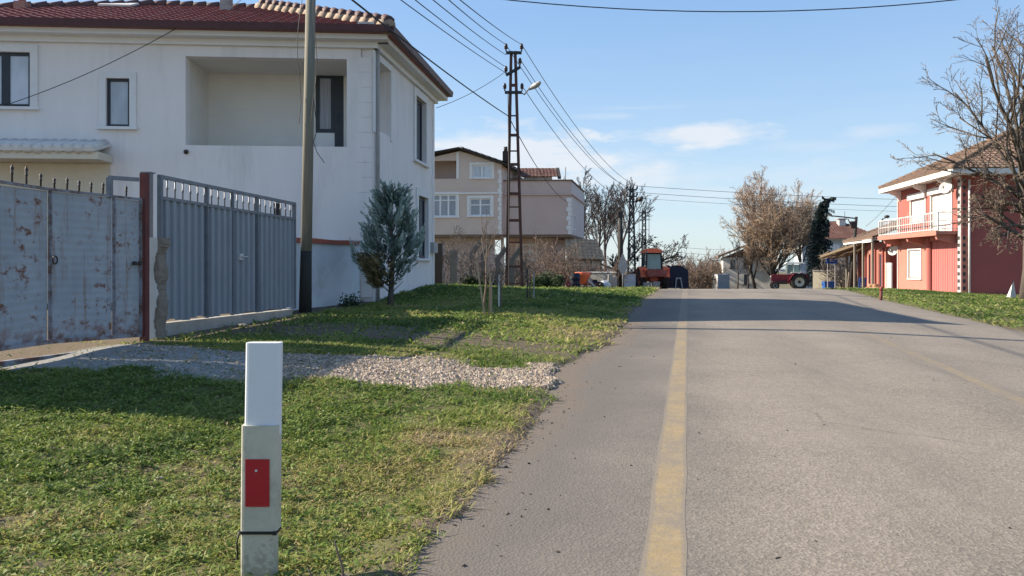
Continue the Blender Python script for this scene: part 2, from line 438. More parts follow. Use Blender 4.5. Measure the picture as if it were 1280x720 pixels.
w = bpy.data.worlds.new('World'); scene.world = w; w.use_nodes = True
nt = w.node_tree; nt.nodes.clear()
wo = nt.nodes.new('ShaderNodeOutputWorld'); bg = nt.nodes.new('ShaderNodeBackground')
bg.inputs[1].default_value = .11
sky = nt.nodes.new('ShaderNodeTexSky'); sky.sky_type = 'NISHITA'; sky.sun_disc = False
sky.sun_elevation = math.asin(SUN.z); sky.sun_rotation = math.atan2(SUN.x, SUN.y)
sky.air_density = 1.0; sky.dust_density = .6; sky.ozone_density = 1.6; sky.altitude = 100
tc = nt.nodes.new('ShaderNodeTexCoord'); sp = nt.nodes.new('ShaderNodeSeparateXYZ')
nt.links.new(tc.outputs['Generated'], sp.inputs[0])
az = math_(nt, 'ARCTAN2', sp.outputs[0], sp.outputs[1]); el = math_(nt, 'ARCSINE', sp.outputs[2])
def cloudnoise(sx, sy, detail, seed):
    cb = nt.nodes.new('ShaderNodeCombineXYZ')
    nt.links.new(math_(nt, 'MULTIPLY', az, sx), cb.inputs[0]); nt.links.new(math_(nt, 'MULTIPLY', el, sy), cb.inputs[1])
    cb.inputs[2].default_value = seed
    n = nt.nodes.new('ShaderNodeTexNoise'); n.inputs['Scale'].default_value = 1; n.inputs['Detail'].default_value = detail
    n.inputs['Roughness'].default_value = .58
    nt.links.new(cb.outputs[0], n.inputs['Vector']); return n.outputs[0]
n1 = cloudnoise(9, 34, 7, .3); n2 = cloudnoise(26, 60, 5, 4.2); n3 = cloudnoise(5, 40, 6, 9.7)
total = None
# soft cloud banks: azimuth, elevation, half-width, half-height, density
for px, py, wx, hy, dens in ((600,192,.19,.034,1.35),(690,205,.18,.028,.9),(875,168,.11,.015,1.3),(1090,165,.045,.009,.45),(840,222,.30,.016,.40),(985,242,.22,.014,.45),(760,145,.06,.006,.35),(795,135,.07,.004,.25),(1010,182,.07,.008,.25)):
    a0 = math.atan2(px-640, 1000); e0 = math.atan2(HOR-py, math.hypot(px-640, 1000))
    dx = math_(nt, 'DIVIDE', math_(nt, 'SUBTRACT', az, a0), wx)
    dy = math_(nt, 'DIVIDE', math_(nt, 'SUBTRACT', el, e0), hy)
    d = math_(nt, 'SQRT', math_(nt, 'ADD', math_(nt, 'MULTIPLY', dx, dx), math_(nt, 'MULTIPLY', dy, dy)))
    q = math_(nt, 'MULTIPLY_ADD', math_(nt, 'SUBTRACT', n1, .5), 2.6, math_(nt, 'SUBTRACT', 1.0, d))
    q = math_(nt, 'MULTIPLY_ADD', math_(nt, 'SUBTRACT', n2, .5), .8, q)
    q = math_(nt, 'MULTIPLY', math_(nt, 'SMOOTH_MIN', math_(nt, 'MAXIMUM', q, 0.0), .9, .3), dens)
    total = q if total is None else math_(nt, 'ADD', total, q)
hazeb = ramp(nt, el, [(0.0, .22), (.10, .14), (.22, .05), (.40, 0.0)]).outputs[0]   # thin high veil towards the horizon
veil = math_(nt, 'MULTIPLY', ramp(nt, n3, [(.35, 0.2), (.7, 1.0)]).outputs[0], hazeb)
fac = math_(nt, 'ADD', math_(nt, 'MULTIPLY', total, .85), veil, clamp=True)
fac = math_(nt, 'MINIMUM', fac, .82)
ccol = mix(nt, n2, (3.2,3.4,3.7), (3.7,3.8,3.95))
grad = ramp(nt, el, [(0.0, (.45,.60,.72)), (.08, (.36,.52,.71)), (.30, (.21,.39,.70)), (.9, (.16,.30,.60))]).outputs[0]
grad = mix(nt, 1.0, grad, (6.0,5.8,5.5), 'MULTIPLY')
skc = mix(nt, .62, mix(nt, 1.0, sky.outputs[0], (.75,.75,.75), 'MULTIPLY'), grad)
nt.links.new(mix(nt, fac, skc, ccol), bg.inputs[0]); nt.links.new(bg.outputs[0], wo.inputs[0])
vs_ = scene.view_settings; vs_.view_transform = 'Standard'; vs_.look = 'None'; vs_.gamma = 1; vs_.use_curve_mapping = False
vs_.exposure = 1.17
scene.render.engine = 'CYCLES'

# ------------------------------------------------------------------ ground
def drive_mask(x, y):      # the gravelled drive between the rusty gate and the road: 0..1
    n = (fbm(x, y, 1.3, 21)-.5)*1.5
    lo = 7.55+.35*smooth(-1, -5, x)*2+n*.9; hi = 9.25+.1*smooth(-2,-5,x)*9+n*.9
    return smooth(-.15, .2, y-lo)*smooth(-.15, .2, hi-y)*smooth(-.10, .12, (edge_l(y)+.05)-(x-RD*y))
def track_mask(x, y):      # earth track from the galvanised gate
    yc = 12.4-.36*(x+4.2)+(fbm(x, y, .6, 33)-.5)*1.4
    m = np.exp(-((y-yc)/.95)**2)*smooth(.9, .2, x)
    rut = np.exp(-((y-yc-.9)/.28)**2)*smooth(.4, -1, x)*.9
    foot = smooth(1.1, .1, np.abs((x+4.85)+(y-10.6)*-.21))*smooth(9.8,10.4,y)*smooth(15.5,14,y)*.9
    return np.clip(np.maximum(np.maximum(m, rut), foot)*(.70+1.0*fbm(x, y, 1.6, 5)), 0, 1)
def dead_mask(x, y):
    m = np.exp(-(((x+1.85)/.52)**2+((y-4.95)/.30)**2))
    for cx, cy, rx, ry in ((-1.0,3.1,.4,.22),(-1.9,3.35,.5,.2),(-2.9,5.6,.35,.25),(-2.5,4.1,.5,.2),(-.55,5.7,.35,.25)):
        m = m+.75*np.exp(-(((x-cx)/rx)**2+((y-cy)/ry)**2))
    return np.clip(m*(.5+fbm(x, y, 3.2, 6)), 0, 1)
def edge_mask(x, y):       # earthy fringe of the verge beside the asphalt
    u = x-RD*y; d = edge_l(y)-u
    n = fbm(x, y, 2.2, 40)
    near = smooth(.42, .0, d-(n-.5)*.5)*smooth(-.6, -.2, d)
    far = .9*smooth(1.5, .1, d-(n-.5)*1.2)*smooth(9.6, 10.6, y)*smooth(18, 13, y)
    return np.clip(np.maximum(near, far), 0, 1)
def in_house(x, y):
    h = (y > 19.05+.075*(x+3.3))&(y < 25.8)&(x < -3.4+.142*(y-19.2))
    yard = (y > 6.4)&(x < -5.36+.209*(y-8.3))&(y <= 19.3)
    return h | yard

def axis(segs):
    out = [segs[0][0]]
    for a, b, s in segs:
        n = max(1, int(round((b-a)/s))); out += [a+(b-a)*i/n for i in range(1, n+1)]
    return out
ys = axis([(-60,-4,8),(-4,1.5,.7),(1.5,12,.115),(12,20,.17),(20,36,.3),(36,75,1.0),(75,200,6),(200,1200,60),(1200,6000,480)])
xs = axis([(-4500,-600,430),(-600,-60,36),(-60,-14,2.5),(-14,-6,.45),(-6,4.5,.12),(4.5,9,.3),(9,26,.4),(26,60,2.5),(60,600,36),(600,4500,430)])
X, Y = np.meshgrid(np.array(xs), np.array(ys)); Z = ground(X, Y)
vx = np.stack([X.ravel(), Y.ravel(), Z.ravel()], 1)
nx, ny = len(xs), len(ys)
idx = np.arange(nx*ny).reshape(ny, nx)
q = np.stack([idx[:-1,:-1].ravel(), idx[:-1,1:].ravel(), idx[1:,1:].ravel(), idx[1:,:-1].ravel()], 1)
def np_mesh(name, verts, faces, k, mat, attrs=(), smooth_=False):
    me = bpy.data.meshes.new(name); nv = len(verts); nf = len(faces)
    me.vertices.add(nv); me.vertices.foreach_set('co', np.ascontiguousarray(verts, dtype=np.float32).ravel())
    me.loops.add(nf*k); me.loops.foreach_set('vertex_index', np.ascontiguousarray(faces, dtype=np.int32).ravel())
    me.polygons.add(nf); me.polygons.foreach_set('loop_start', np.arange(0, nf*k, k, dtype=np.int32))
    me.polygons.foreach_set('use_smooth', np.full(nf, smooth_))
    me.update(calc_edges=True)
    for an, av in attrs:
        a = me.attributes.new(an, 'FLOAT', 'POINT'); a.data.foreach_set('value', np.ascontiguousarray(av, dtype=np.float32).ravel())
    me.materials.append(mat)
    o = bpy.data.objects.new(name, me); COL.objects.link(o); return o

m, nt, b, _ = _nodes('soil_and_turf')
def attr(nt, n):
    a = nt.nodes.new('ShaderNodeAttribute'); a.attribute_name = n; return a.outputs['Fac']
nb = noise(nt, 1.4, 6, .65).outputs[0]; nf_ = noise(nt, 38, 4, .7).outputs[0]; nm = noise(nt, 7, 4, .7).outputs[0]
turf = ramp(nt, nb, [(.3, (.075,.095,.028)), (.5, (.115,.120,.042)), (.72, (.165,.140,.065))]).outputs[0]
turf = mix(nt, ramp(nt, nm, [(.42, 0.0), (.66, .8)]).outputs[0], turf, (.105,.080,.050))
soil = ramp(nt, nf_, [(.3, (.085,.062,.046)), (.7, (.185,.145,.110))]).outputs[0]
grav = ramp(nt, nf_, [(.3, (.17,.135,.105)), (.7, (.32,.255,.20))]).outputs[0]
slabc = ramp(nt, nm, [(.3, (.24,.23,.215)), (.7, (.36,.345,.325))]).outputs[0]
c = mix(nt, attr(nt, 'dead'), turf, (.135,.10,.070)); c = mix(nt, attr(nt, 'soil'), c, soil)
c = mix(nt, attr(nt, 'gravel'), c, grav); c = mix(nt, attr(nt, 'slab'), c, slabc)
c = mix(nt, attr(nt, 'far'), c, ramp(nt, noise(nt, .02, 5).outputs[0], [(.35, (.10,.09,.055)), (.65, (.17,.145,.09))]).outputs[0])
nt.links.new(c, b.inputs['Base Color']); b.inputs['Roughness'].default_value = .95; b.inputs['Specular IOR Level'].default_value = .15
bump(nt, b, nf_, .7, .02)
dm = drive_mask(X, Y); sl_ = smooth(-1.9, -3.0, X+(fbm(X, Y, 1.2, 2)-.5)*1.2)
soilv = np.maximum(track_mask(X, Y)*.95, edge_mask(X, Y))
soilv = np.maximum(soilv, smooth(33, 36, Y)*smooth(60, 55, Y)*smooth(-3.5,-2.5,X-RD*Y)*smooth(-.5,-1.0,X-RD*Y)*.8)
g = np_mesh('ground', vx, q, 4, m, (('gravel', dm*(1-sl_)), ('slab', dm*sl_*.95*smooth(-5.42,-5.30,X-.209*(Y-8.3))), ('soil', np.where(in_house(X,Y), .85, soilv*(1-dm))), ('dead', dead_mask(X, Y)), ('far', smooth(45, 90, Y))), True)
tag(g, kind='structure')

# asphalt road: one sheet following the crest
m, nt, b, _ = _nodes('old_asphalt')
u_ = attr(nt, 'u')
ns = noise(nt, 95, 3, .8).outputs[0]; nl = noise(nt, .55, 6, .62).outputs[0]; nmid = noise(nt, 5.5, 5, .7).outputs[0]
vor = nt.nodes.new('ShaderNodeTexVoronoi'); vor.inputs['Scale'].default_value = 62
tcx = nt.nodes.new('ShaderNodeTexCoord'); nt.links.new(tcx.outputs['Object'], vor.inputs['Vector'])
agg = ramp(nt, vor.outputs['Color'], [(.2, (.168,.145,.121)), (.55, (.243,.208,.172)), (.9, (.335,.290,.240))]).outputs[0]
c = mix(nt, ramp(nt, ns, [(.40, .55), (.60, 0.0)]).outputs[0], agg, (.122,.107,.091))
c = mix(nt, ramp(nt, nl, [(.35, .0), (.7, .55)]).outputs[0], c, (.295,.255,.210))
c = mix(nt, ramp(nt, nmid, [(.52, 0.0), (.78, .45)]).outputs[0], c, (.150,.132,.112))
# coarser, darker untravelled shoulder left of the line; dusty fringe at the very edge
c = mix(nt, ramp(nt, math_(nt, 'ADD', u_, math_(nt, 'MULTIPLY', math_(nt, 'SUBTRACT', nl, .5), .15)), [(.13, .85), (.25, 0.0)]).outputs[0], c, (.118,.107,.097))
edg = math_(nt, 'MULTIPLY_ADD', math_(nt, 'SUBTRACT', nmid, .5), .5, attr(nt, 'edge'))
c = mix(nt, ramp(nt, edg, [(.45, 0.0), (.95, .8)]).outputs[0], c, (.165,.130,.10))
# polished wheel tracks and long drip stains along the travel direction
st = noise(nt, 1.0, 5, .7, tcx.outputs['Object'], (2.6, .16, 1)).outputs[0]
trk = math_(nt, 'MULTIPLY', math_(nt, 'ADD', math_(nt, 'SINE', math_(nt, 'MULTIPLY', u_, 40.0)), 1.0), .5)
c = mix(nt, math_(nt, 'MULTIPLY', trk, ramp(nt, st, [(.35, .05), (.7, .40)]).outputs[0]), c, (.125,.112,.100))
c = mix(nt, ramp(nt, st, [(.60, 0.0), (.80, .35)]).outputs[0], c, (.11,.10,.09))
blt = noise(nt, 2.3, 6, .75).outputs[0]
c = mix(nt, ramp(nt, blt, [(.66, 0.0), (.74, .45)]).outputs[0], c, (.085,.078,.072))
# sealed cracks
wv = nt.nodes.new('ShaderNodeTexVoronoi'); wv.feature = 'DISTANCE_TO_EDGE'; wv.inputs['Scale'].default_value = .38
wn = noise(nt, 1.6, 4); nt.links.new(mix(nt, .28, tcx.outputs['Object'], wn.outputs['Color']), wv.inputs['Vector'])
crk = math_(nt, 'MULTIPLY', ramp(nt, wv.outputs['Distance'], [(0, 1.0), (.0045, 0.0)]).outputs[0], ramp(nt, nl, [(.52, 0.0), (.62, .45)]).outputs[0])
c = mix(nt, crk, c, (.05,.046,.043))
nt.links.new(c, b.inputs['Base Color']); b.inputs['Roughness'].default_value = .9; b.inputs['Specular IOR Level'].default_value = .22
hh = math_(nt, 'ADD', ns, math_(nt, 'MULTIPLY', vor.outputs['Distance'], .8)); bump(nt, b, hh, .48, .007)
M['asphalt'] = m
vv = axis([(-30,1.5,2),(1.5,20,.25),(20,36,.5),(36,72,2)])
uu = axis([(-2.1,-.6,.1),(-.6,5.8,.4),(5.8,6.7,.15)])
U, V = np.meshgrid(np.array(uu), np.array(vv))
def road_surf(u, v):
    return road_z(v)-.018*np.clip((u-2.4)/3.6, -1.3, 1.2)**2-.03*np.clip(u-2.4, 0, 4)*(1-smooth(26, 35, v))
RX = U+RD*V; RZ = road_surf(U, V)
RZ = RZ-.10*smooth(6.45, 6.7, U)
el_ = edge_l(V)
RZ = RZ-.05*smooth(.12, .5, el_-U)
uvn = (U+2.1)/10.0
nr, nc = U.shape; ii = np.arange(nr*nc).reshape(nr, nc)
rq = np.stack([ii[:-1,:-1].ravel(), ii[:-1,1:].ravel(), ii[1:,1:].ravel(), ii[1:,:-1].ravel()], 1)
o = np_mesh('road', np.stack([RX.ravel(), V.ravel(), RZ.ravel()], 1), rq, 4, m, (('u', uvn*1.0-.0), ('edge', np.maximum(smooth(.75, 0, U-el_), smooth(5.7, 6.5, U))*(.65+.35*smooth(4,9,V)))), True)
tag(o, kind='structure')

# painted lines, worn
m, nt, b, _ = _nodes('worn_yellow_paint')
n = noise(nt, 46, 4, .75).outputs[0]; n_2 = noise(nt, 2.2, 5, .7).outputs[0]
wear = math_(nt, 'MULTIPLY_ADD', n_2, .7, math_(nt, 'MULTIPLY', n, .65)); wear = math_(nt, 'ADD', math_(nt, 'ADD', wear, attr(nt, 'wear')), ramp(nt, attr(nt, 'side'), [(.70, 0.0), (1.0, .30)]).outputs[0])
cy = ramp(nt, noise(nt, 12, 4).outputs[0], [(.3, (.27,.20,.105)), (.7, (.335,.255,.140))]).outputs[0]
cc = mix(nt, ramp(nt, wear, [(.60, 0.0), (.86, .9)]).outputs[0], cy, (.195,.170,.142))
nt.links.new(cc, b.inputs['Base Color']); b.inputs['Roughness'].default_value = .85; b.inputs['Specular IOR Level'].default_value = .2
bump(nt, b, n, .5, .006)
def line(name, uc, w_, v0, v1, wear):
    v = np.array(axis([(v0, min(20, v1), .4), (min(20, v1), v1, 1.0)] if v1 > 20 else [(v0, v1, .4)]))
    L = []; 
    for k in (0, 1, 2): 
        uk = uc+w_*(k/2-.5)+.004*np.sin(v*(2.1+k))+.004*np.sin(v*5.3+k)
        L.append(np.stack([uk+RD*v, v, road_surf(uk, v)+.001], 1))
    n = len(v); vs = np.concatenate(L)
    fs = [(k*n+i, (k+1)*n+i, (k+1)*n+i+1, k*n+i+1) for k in (0,1) for i in range(n-1)]
    o = np_mesh(name, vs, np.array(fs), 4, m, (('side', np.repeat([1.0,0.0,1.0], n)), ('wear', np.full(len(vs), wear)+.17+.15*smooth(9, 24, np.tile(v, 3))),)); tag(o, kind='structure'); return o
line('road_marking', -.105, .19, -8, 34, -.10)
line('road_marking', 3.02, .17, -8, 30, -.02)

# dusty junction surface beyond the crest
v2 = np.array(axis([(35,64,1.0)])); u2 = np.array(axis([(-3.2,24,.8)]))
U2, V2 = np.meshgrid(u2, v2); e2 = smooth(34, 39, V2)
Zj = road_z(V2)-.032+.026*smooth(35, 37, V2)*smooth(-3.2,-2.0,U2)
Zj = np.where(U2 > 6.2, ground(U2+RD*V2, V2)+.02, Zj)
nr, nc = U2.shape; ii = np.arange(nr*nc).reshape(nr, nc)
jq = np.stack([ii[:-1,:-1].ravel(), ii[:-1,1:].ravel(), ii[1:,1:].ravel(), ii[1:,:-1].ravel()], 1)
M['dust'] = pm('dusty_asphalt', (.235,.205,.17), (.165,.145,.12), 1.2, .95, .3, 30, stain=(.12,.10,.085), sscale=.5, sth=(.55,.7))
tag(np_mesh('pavement', np.stack([(U2+RD*V2).ravel(), V2.ravel(), Zj.ravel()], 1), jq, 4, M['dust'], (), True), kind='structure')

# low wooded hills on the horizon, blue-grey colour stands in for distance haze
mb = MB()
for k in range(60):
    x0 = -3000+k*110; h = 14+10*float(fbm(k*1.0, 2.0, .23, 3))
    y0 = 3600+200*math.sin(k*.4); zb = float(road_z(y0))-3
    mb.add([(x0, y0, zb), (x0+112, y0+4, zb), (x0+112, y0+300, zb+h+2*math.sin(k*1.7+1.3)), (x0, y0+300, zb+h+2*math.sin(k*1.7)), (x0, y0+900, zb), (x0+112, y0+900, zb)],
           [(0,1,2,3), (3,2,5,4)], True)
tag(mb.build('hills', pm('hazed_woodland', (.15,.17,.19), (.11,.13,.15), .01, 1)), kind='structure')

# ------------------------------------------------------------------ grass, gravel
rng = np.random.default_rng(5)
def scatter(n, x0, x1, y0, y1):
    return rng.uniform(x0, x1, n), rng.uniform(y0, y1, n)
def blades(xy, hgt, wid, tint):
    x, y = xy; n = len(x); z = ground(x, y)-.006
    a = rng.uniform(0, 2*np.pi, n); l = rng.uniform(.5, 1.5, n)*hgt
    ca, sa = np.cos(a), np.sin(a); b_ = rng.uniform(0, 2*np.pi, n); wx = np.cos(b_)*wid*.5; wy = np.sin(b_)*wid*.5
    up = rng.uniform(.22, .75, n)
    p1x, p1y, p1z = x+ca*l*.35, y+sa*l*.35, z+hgt*up*.65
    p2x, p2y, p2z = x+ca*l, y+sa*l, z+hgt*up*rng.uniform(.7, 1.25, n)
    v = np.stack([np.stack([x-wx*.7, y-wy*.7, z], 1), np.stack([x+wx*.7, y+wy*.7, z], 1),
                  np.stack([p1x+wx, p1y+wy, p1z], 1), np.stack([p1x-wx, p1y-wy, p1z], 1), np.stack([p2x, p2y, p2z], 1)], 1)
    base = np.arange(n)*5
    f = np.concatenate([np.stack([base, base+1, base+2], 1), np.stack([base, base+2, base+3], 1), np.stack([base+3, base+2, base+4], 1)])
    return v.reshape(-1, 3), f, np.repeat(tint, 5)
def grass_zone(n, x0, x1, y0, y1, h0, wid, right=False, hmul=None):
    x, y = scatter(n, x0, x1, y0, y1); u = x-RD*y
    k = (np.abs(x)/np.maximum(y, .1) < .72)
    if right: k &= (u > 6.25+.25*(fbm(x, y, 1.5, 12)-.5)); dens = np.ones(n)*.9; d = u-6.3
    else:
        d = edge_l(y)-u; k &= (d > -.02)&(~in_house(x, y)|((y < 10.4)&(y > 7)&(x > -6.6+.209*(y-8.3))&(rng.uniform(0,1,n) < .5)))
        dens = (1-.97*drive_mask(x, y))*(1-.85*track_mask(x, y))*(1-.72*dead_mask(x, y))*(1-.86*edge_mask(x, y))
        dens = dens*np.where(y > 34.5, 0, 1)
    pat = fbm(x, y, .9, 14); clump = fbm(x, y, 5.5, 15)
    dens = dens*np.clip(.10+1.9*(clump-.2), .05, 1)*np.clip(.45+1.3*fbm(x, y, 2.3, 77), .3, 1)
    k &= rng.uniform(0, 1, n) < dens
    x, y, pat, clump = x[k], y[k], pat[k], clump[k]
    t = .21+.56*np.clip((fbm(x, y, .55, 50)-.28)*1.5, 0, 1)+.75*(pat-.5)+rng.normal(0, .15, len(x))
    t = t-.16*smooth(11, 24, y)
    if not right: t = t+.38*dead_mask(x, y)+.22*edge_mask(x, y)-.22*smooth(-1.5,-3.2,x)*smooth(7,4,y)
    t = np.where(rng.uniform(0, 1, len(x)) < .045, rng.uniform(.7, 1, len(x)), t)
    h = h0*(.35+1.5*clump)*rng.uniform(.5, 1.45, len(x))*(.7+.7*fbm(x, y, 1.7, 91))
    return blades((x, y), h, wid*rng.uniform(.6, 1.5, len(x)), np.clip(t, 0, 1))
def merge(parts):
    vs, fs, ts, n = [], [], [], 0
    for v, f, t in parts: vs.append(v); fs.append(f+n); ts.append(t); n += len(v)
    return np.concatenate(vs), np.concatenate(fs), np.concatenate(ts)
v, f, t = merge([grass_zone(230000, -4.2, .2, 2.6, 6.2, .038, .0085), grass_zone(160000, -6.5, 1.0, 6.0, 11, .045, .012),
                 grass_zone(110000, -6, 3, 10.5, 22, .060, .026), grass_zone(70000, -4, 6.2, 20, 35, .085, .045)])
tag(np_mesh('grass', v, f, 3, M['grassmat'], (('tint', t),)), kind='stuff')
v, f, t = merge([grass_zone(150000, 9, 26, 13, 40, .055, .04, True)])
tag(np_mesh('verge_grass', v, f, 3, M['grassmat'], (('tint', t),)), kind='stuff')
# broad-leaved weeds in the turf: rosettes of flat leaves
n = 5200; x, y = scatter(n, -4.5, .2, 2.7, 9.5); d = edge_l(y)-(x-RD*y)
k = (d > .25)&(drive_mask(x, y) < .1)&(np.abs(x)/y < .72)&~in_house(x, y)&(fbm(x, y, .8, 61)+.35*smooth(-1,-3.5,x) > .52)
x, y = x[k], y[k]; m_ = len(x); V_, T_ = [], []
for j in range(6):
    a = rng.uniform(0, 2*np.pi, m_); L = rng.uniform(.018, .045, m_); wv_ = L*.55
    z = ground(x, y)+rng.uniform(.012, .045, m_); cx, cy_ = np.cos(a), np.sin(a); ox = x+cx*L*.3; oy = y+cy_*L*.3
    tip = rng.uniform(-.01, .02, m_)
    V_.append(np.stack([np.stack([ox, oy, z], 1), np.stack([ox+cx*L*.5-cy_*wv_*.5, oy+cy_*L*.5+cx*wv_*.5, z+.008], 1), np.stack([ox+cx*L, oy+cy_*L, z+tip], 1), np.stack([ox+cx*L*.5+cy_*wv_*.5, oy+cy_*L*.5-cx*wv_*.5, z+.008], 1)], 1).reshape(-1, 3))
    T_.append(np.repeat(np.clip(rng.normal(.32, .12, m_), .05, .6), 4))
vv_ = np.concatenate(V_); tt = np.concatenate(T_); qq = np.arange(len(vv_)).reshape(-1, 4)
tag(np_mesh('weeds', vv_, qq, 4, M['grassmat'], (('tint', tt),)), kind='stuff')

# last autumn's leaves and straw lying in the turf
n = 420; x, y = scatter(n, -4.5, .6, 2.7, 14); d = edge_l(y)-(x-RD*y)
k = (d > .02)&(np.abs(x)/y < .72)&~in_house(x, y); x, y = x[k], y[k]; m_ = len(x); a = rng.uniform(0, 2*np.pi, m_); L = rng.uniform(.008, .026, m_); wv_ = L*rng.uniform(.12, .6, m_)
z = ground(x, y)+rng.uniform(.02, .045, m_); cx, cy_ = np.cos(a), np.sin(a); t1, t2 = rng.uniform(-.012, .02, (2, m_))
vl = np.stack([np.stack([x-cx*L, y-cy_*L, z+t1], 1), np.stack([x-cy_*wv_, y+cx*wv_, z], 1), np.stack([x+cx*L, y+cy_*L, z+t2], 1), np.stack([x+cy_*wv_, y-cx*wv_, z+.006], 1)], 1).reshape(-1, 3)
tag(np_mesh('dead_leaves', vl, np.arange(len(vl)).reshape(-1, 4), 4, M['deadleaf'], (('tint', np.repeat(rng.uniform(.1, 1, m_), 4)),)), kind='stuff')

def pebbles(x, y, z, r, tint, name, mat):
    n = len(x)
    base = np.array([(1,0,0),(0,1,0),(-1,0,0),(0,-1,0),(0,0,1),(0,0,-1)], float)
    tri = np.array([(0,1,4),(1,2,4),(2,3,4),(3,0,4),(1,0,5),(2,1,5),(3,2,5),(0,3,5)])
    a = rng.uniform(0, 2*np.pi, n); sc = rng.uniform(.55, 1.35, (n, 3))*r[:, None]; sc[:, 2] *= .6
    b_ = base[None]*sc[:, None]+rng.normal(0, .18, (n, 6, 3))*r[:, None, None]
    ca, sa = np.cos(a)[:, None], np.sin(a)[:, None]
    vx_ = b_[..., 0]*ca-b_[..., 1]*sa+x[:, None]; vy_ = b_[..., 0]*sa+b_[..., 1]*ca+y[:, None]; vz_ = b_[..., 2]+z[:, None]
    v = np.stack([vx_, vy_, vz_], 2).reshape(-1, 3)
    f = (tri[None]+(np.arange(n)*6)[:, None, None]).reshape(-1, 3)
    o = np_mesh(name, v, f, 3, mat, (('tint', np.repeat(tint, 6)),)); tag(o, kind='stuff')
x, y = scatter(120000, -4.6, .9, 7.0, 10.6)
k = rng.uniform(0, 1, len(x)) < drive_mask(x, y)**2*np.where(x < -2.6, .05, np.where(x < -1.9, .4, 1))*np.clip(.35+1.2*fbm(x, y, 1.5, 70), 0, 1)
x, y = x[k], y[k]; pebbles(x, y, ground(x, y)+.004, rng.gamma(3, .0034, len(x))+.004, np.clip(rng.normal(.55, .22, len(x)), 0, 1), 'gravel', M['pebble'])
x, y = scatter(9000, -3.5, 3.5, 2.6, 18); d = edge_l(y)-(x-RD*y)
k = (np.abs(d-.02) < .16*rng.gamma(1.5, .8, len(x)))&(np.abs(d) < .7); x, y = x[k], y[k]; d = d[k]
pebbles(x, y, np.maximum(ground(x, y), road_surf(x-RD*y, y)-.05*smooth(.12, .5, d))+.002, rng.gamma(2.2, .0026, len(x))+.002, np.clip(rng.normal(.3, .25, len(x)), 0, 1), 'dirt', M['crumb'])
x, y = scatter(420, -.5, 7.5, 3.2, 17); u = x-RD*y; k = (u > -.9)&(u < 6)&(fbm(x, y, .6, 81) > .42); x, y = x[k], y[k]
pebbles(x, y, road_surf(x-RD*y, y)+.003, rng.gamma(2, .0020, len(x))+.002, rng.uniform(0, .8, len(x)), 'rubble', M['crumb'])
# ------------------------------------------------------------------ white house
EZ = 6.62                                     # top of the walls
C1 = (-3.32, 19.2); C2 = (-2.49, 25.7)
fd = Vector((8.58, .64, 0)).normalized()
C0 = (C1[0]-fd.x*14.3, C1[1]-fd.y*14.3); C3 = (-17.9, 26.6)
FW = Wall(C0, C1, (0, 0)); SW = Wall(C1, C2, (10, 20))
ho = thing('white_house', 'large white two storey house with maroon tiled roof and open loggia', 'house', (C1[0], C1[1], gz(*C1)))
zb = -.1
log = FW.rect(232, 72, 433.5, 182.5); wl = FW.rect(-22, 65, 38.5, 133.5); ws = FW.rect(133, 98, 162.5, 158.5)
gw = FW.rect(-40, 217, 73, 262)
mb = MB(); FW.solid(mb, zb, EZ, .30, [log, wl, ws, gw], 0, FW.L-.30); mb.build('front_wall', M['plaster'], ho)
sop = SW.rect(468.5, 81, 487.5, 166); su = SW.rect(519, 124, 531.5, 203); slw = SW.rect(522, 246, 534, 323)
mb = MB(); SW.solid(mb, zb, EZ, .30, [sop, su, slw]); mb.build('side_wall', M['plaster'], ho)
# hidden walls
mb = MB(); Wall(C2, C3, (0, 40)).solid(mb, zb, EZ, .3); Wall(C3, C0, (-40, 20)).solid(mb, zb, EZ, .3); mb.build('rear_wall', M['plaster'], ho)
# loggia: back wall, side wall, floor, ceiling (inside the wall line)
lz0, lz1 = log[1], log[3]; dep = 1.75
lt0 = log[0]; lt1 = FW.L-.30
door = FW.rect(393.5, 93, 432.5, 183, -dep)
mb = MB()
door = (door[0]+.02, lz0-.02, door[2]-.06, door[3])
BW = Wall(tuple(FW.pt(lt0, 0, -dep).to_2d()), tuple(FW.pt(lt1, 0, -dep).to_2d()), (0, 0))
dr = (door[0]-lt0, lz0-.05, door[2]-lt0, door[3])
BW.solid(mb, lz0-.14, lz1+.10, .2, [dr])
FW.slab(mb, (lt0-.2, lz0-.14, lt0-.001, lz1+.1), -dep, -.302)
FW.slab(mb, (lt0-.2, lz0-.14, lt1, lz0-.003), -dep+.002, -.303)
FW.slab(mb, (lt0-.2, lz1+.003, lt1, lz1+.1), -dep+.002, -.303)
mb.build('loggia', M['plaster_in'], ho)
# balcony door with a low parapet panel on its left
wA = dr[0]; wB = dr[2]; lf = wA+(wB-wA)*.68
f = window(ho, BW, (wA, lz0+.62, lf, dr[3]), M['pvc_dark'], M['curtain'], .08, .10, sill=False)
mb = MB(); BW.slab(mb, (wA, lz0-.01, lf-.004, lz0+.615), -.14, -.02); mb.build('parapet_panel', M['trim'], f)
f = window(ho, BW, (lf, lz0-.01, wB, dr[3]), M['pvc_dark'], M['glass_dark'], .06, .12, sill=False, name='balcony_door')
mb = MB(); mb.bar(BW.pt(lf+.09, lz0+.95, .02), BW.pt(lf+.09, lz0+1.1, .02), .03); mb.build('handle', M['pvc_dark'], f)
window(ho, FW, wl, M['pvc_dark'], M['glass'], .10, .075, vdiv=(.42, .50), surround=M['trimw'], sw=.17)
window(ho, FW, ws, M['pvc_dark'], M['glass'], .10, .065, surround=M['trimw'], sw=.15)
f = window(ho, FW, gw, M['cream'], M['cream'], .08, .05, vdiv=(.5,), sill=False)
window(ho, SW, su, M['pvc_dark'], M['glass_dark'], .16, .09, vdiv=(.5,), surround=M['trimw'], sw=.22)
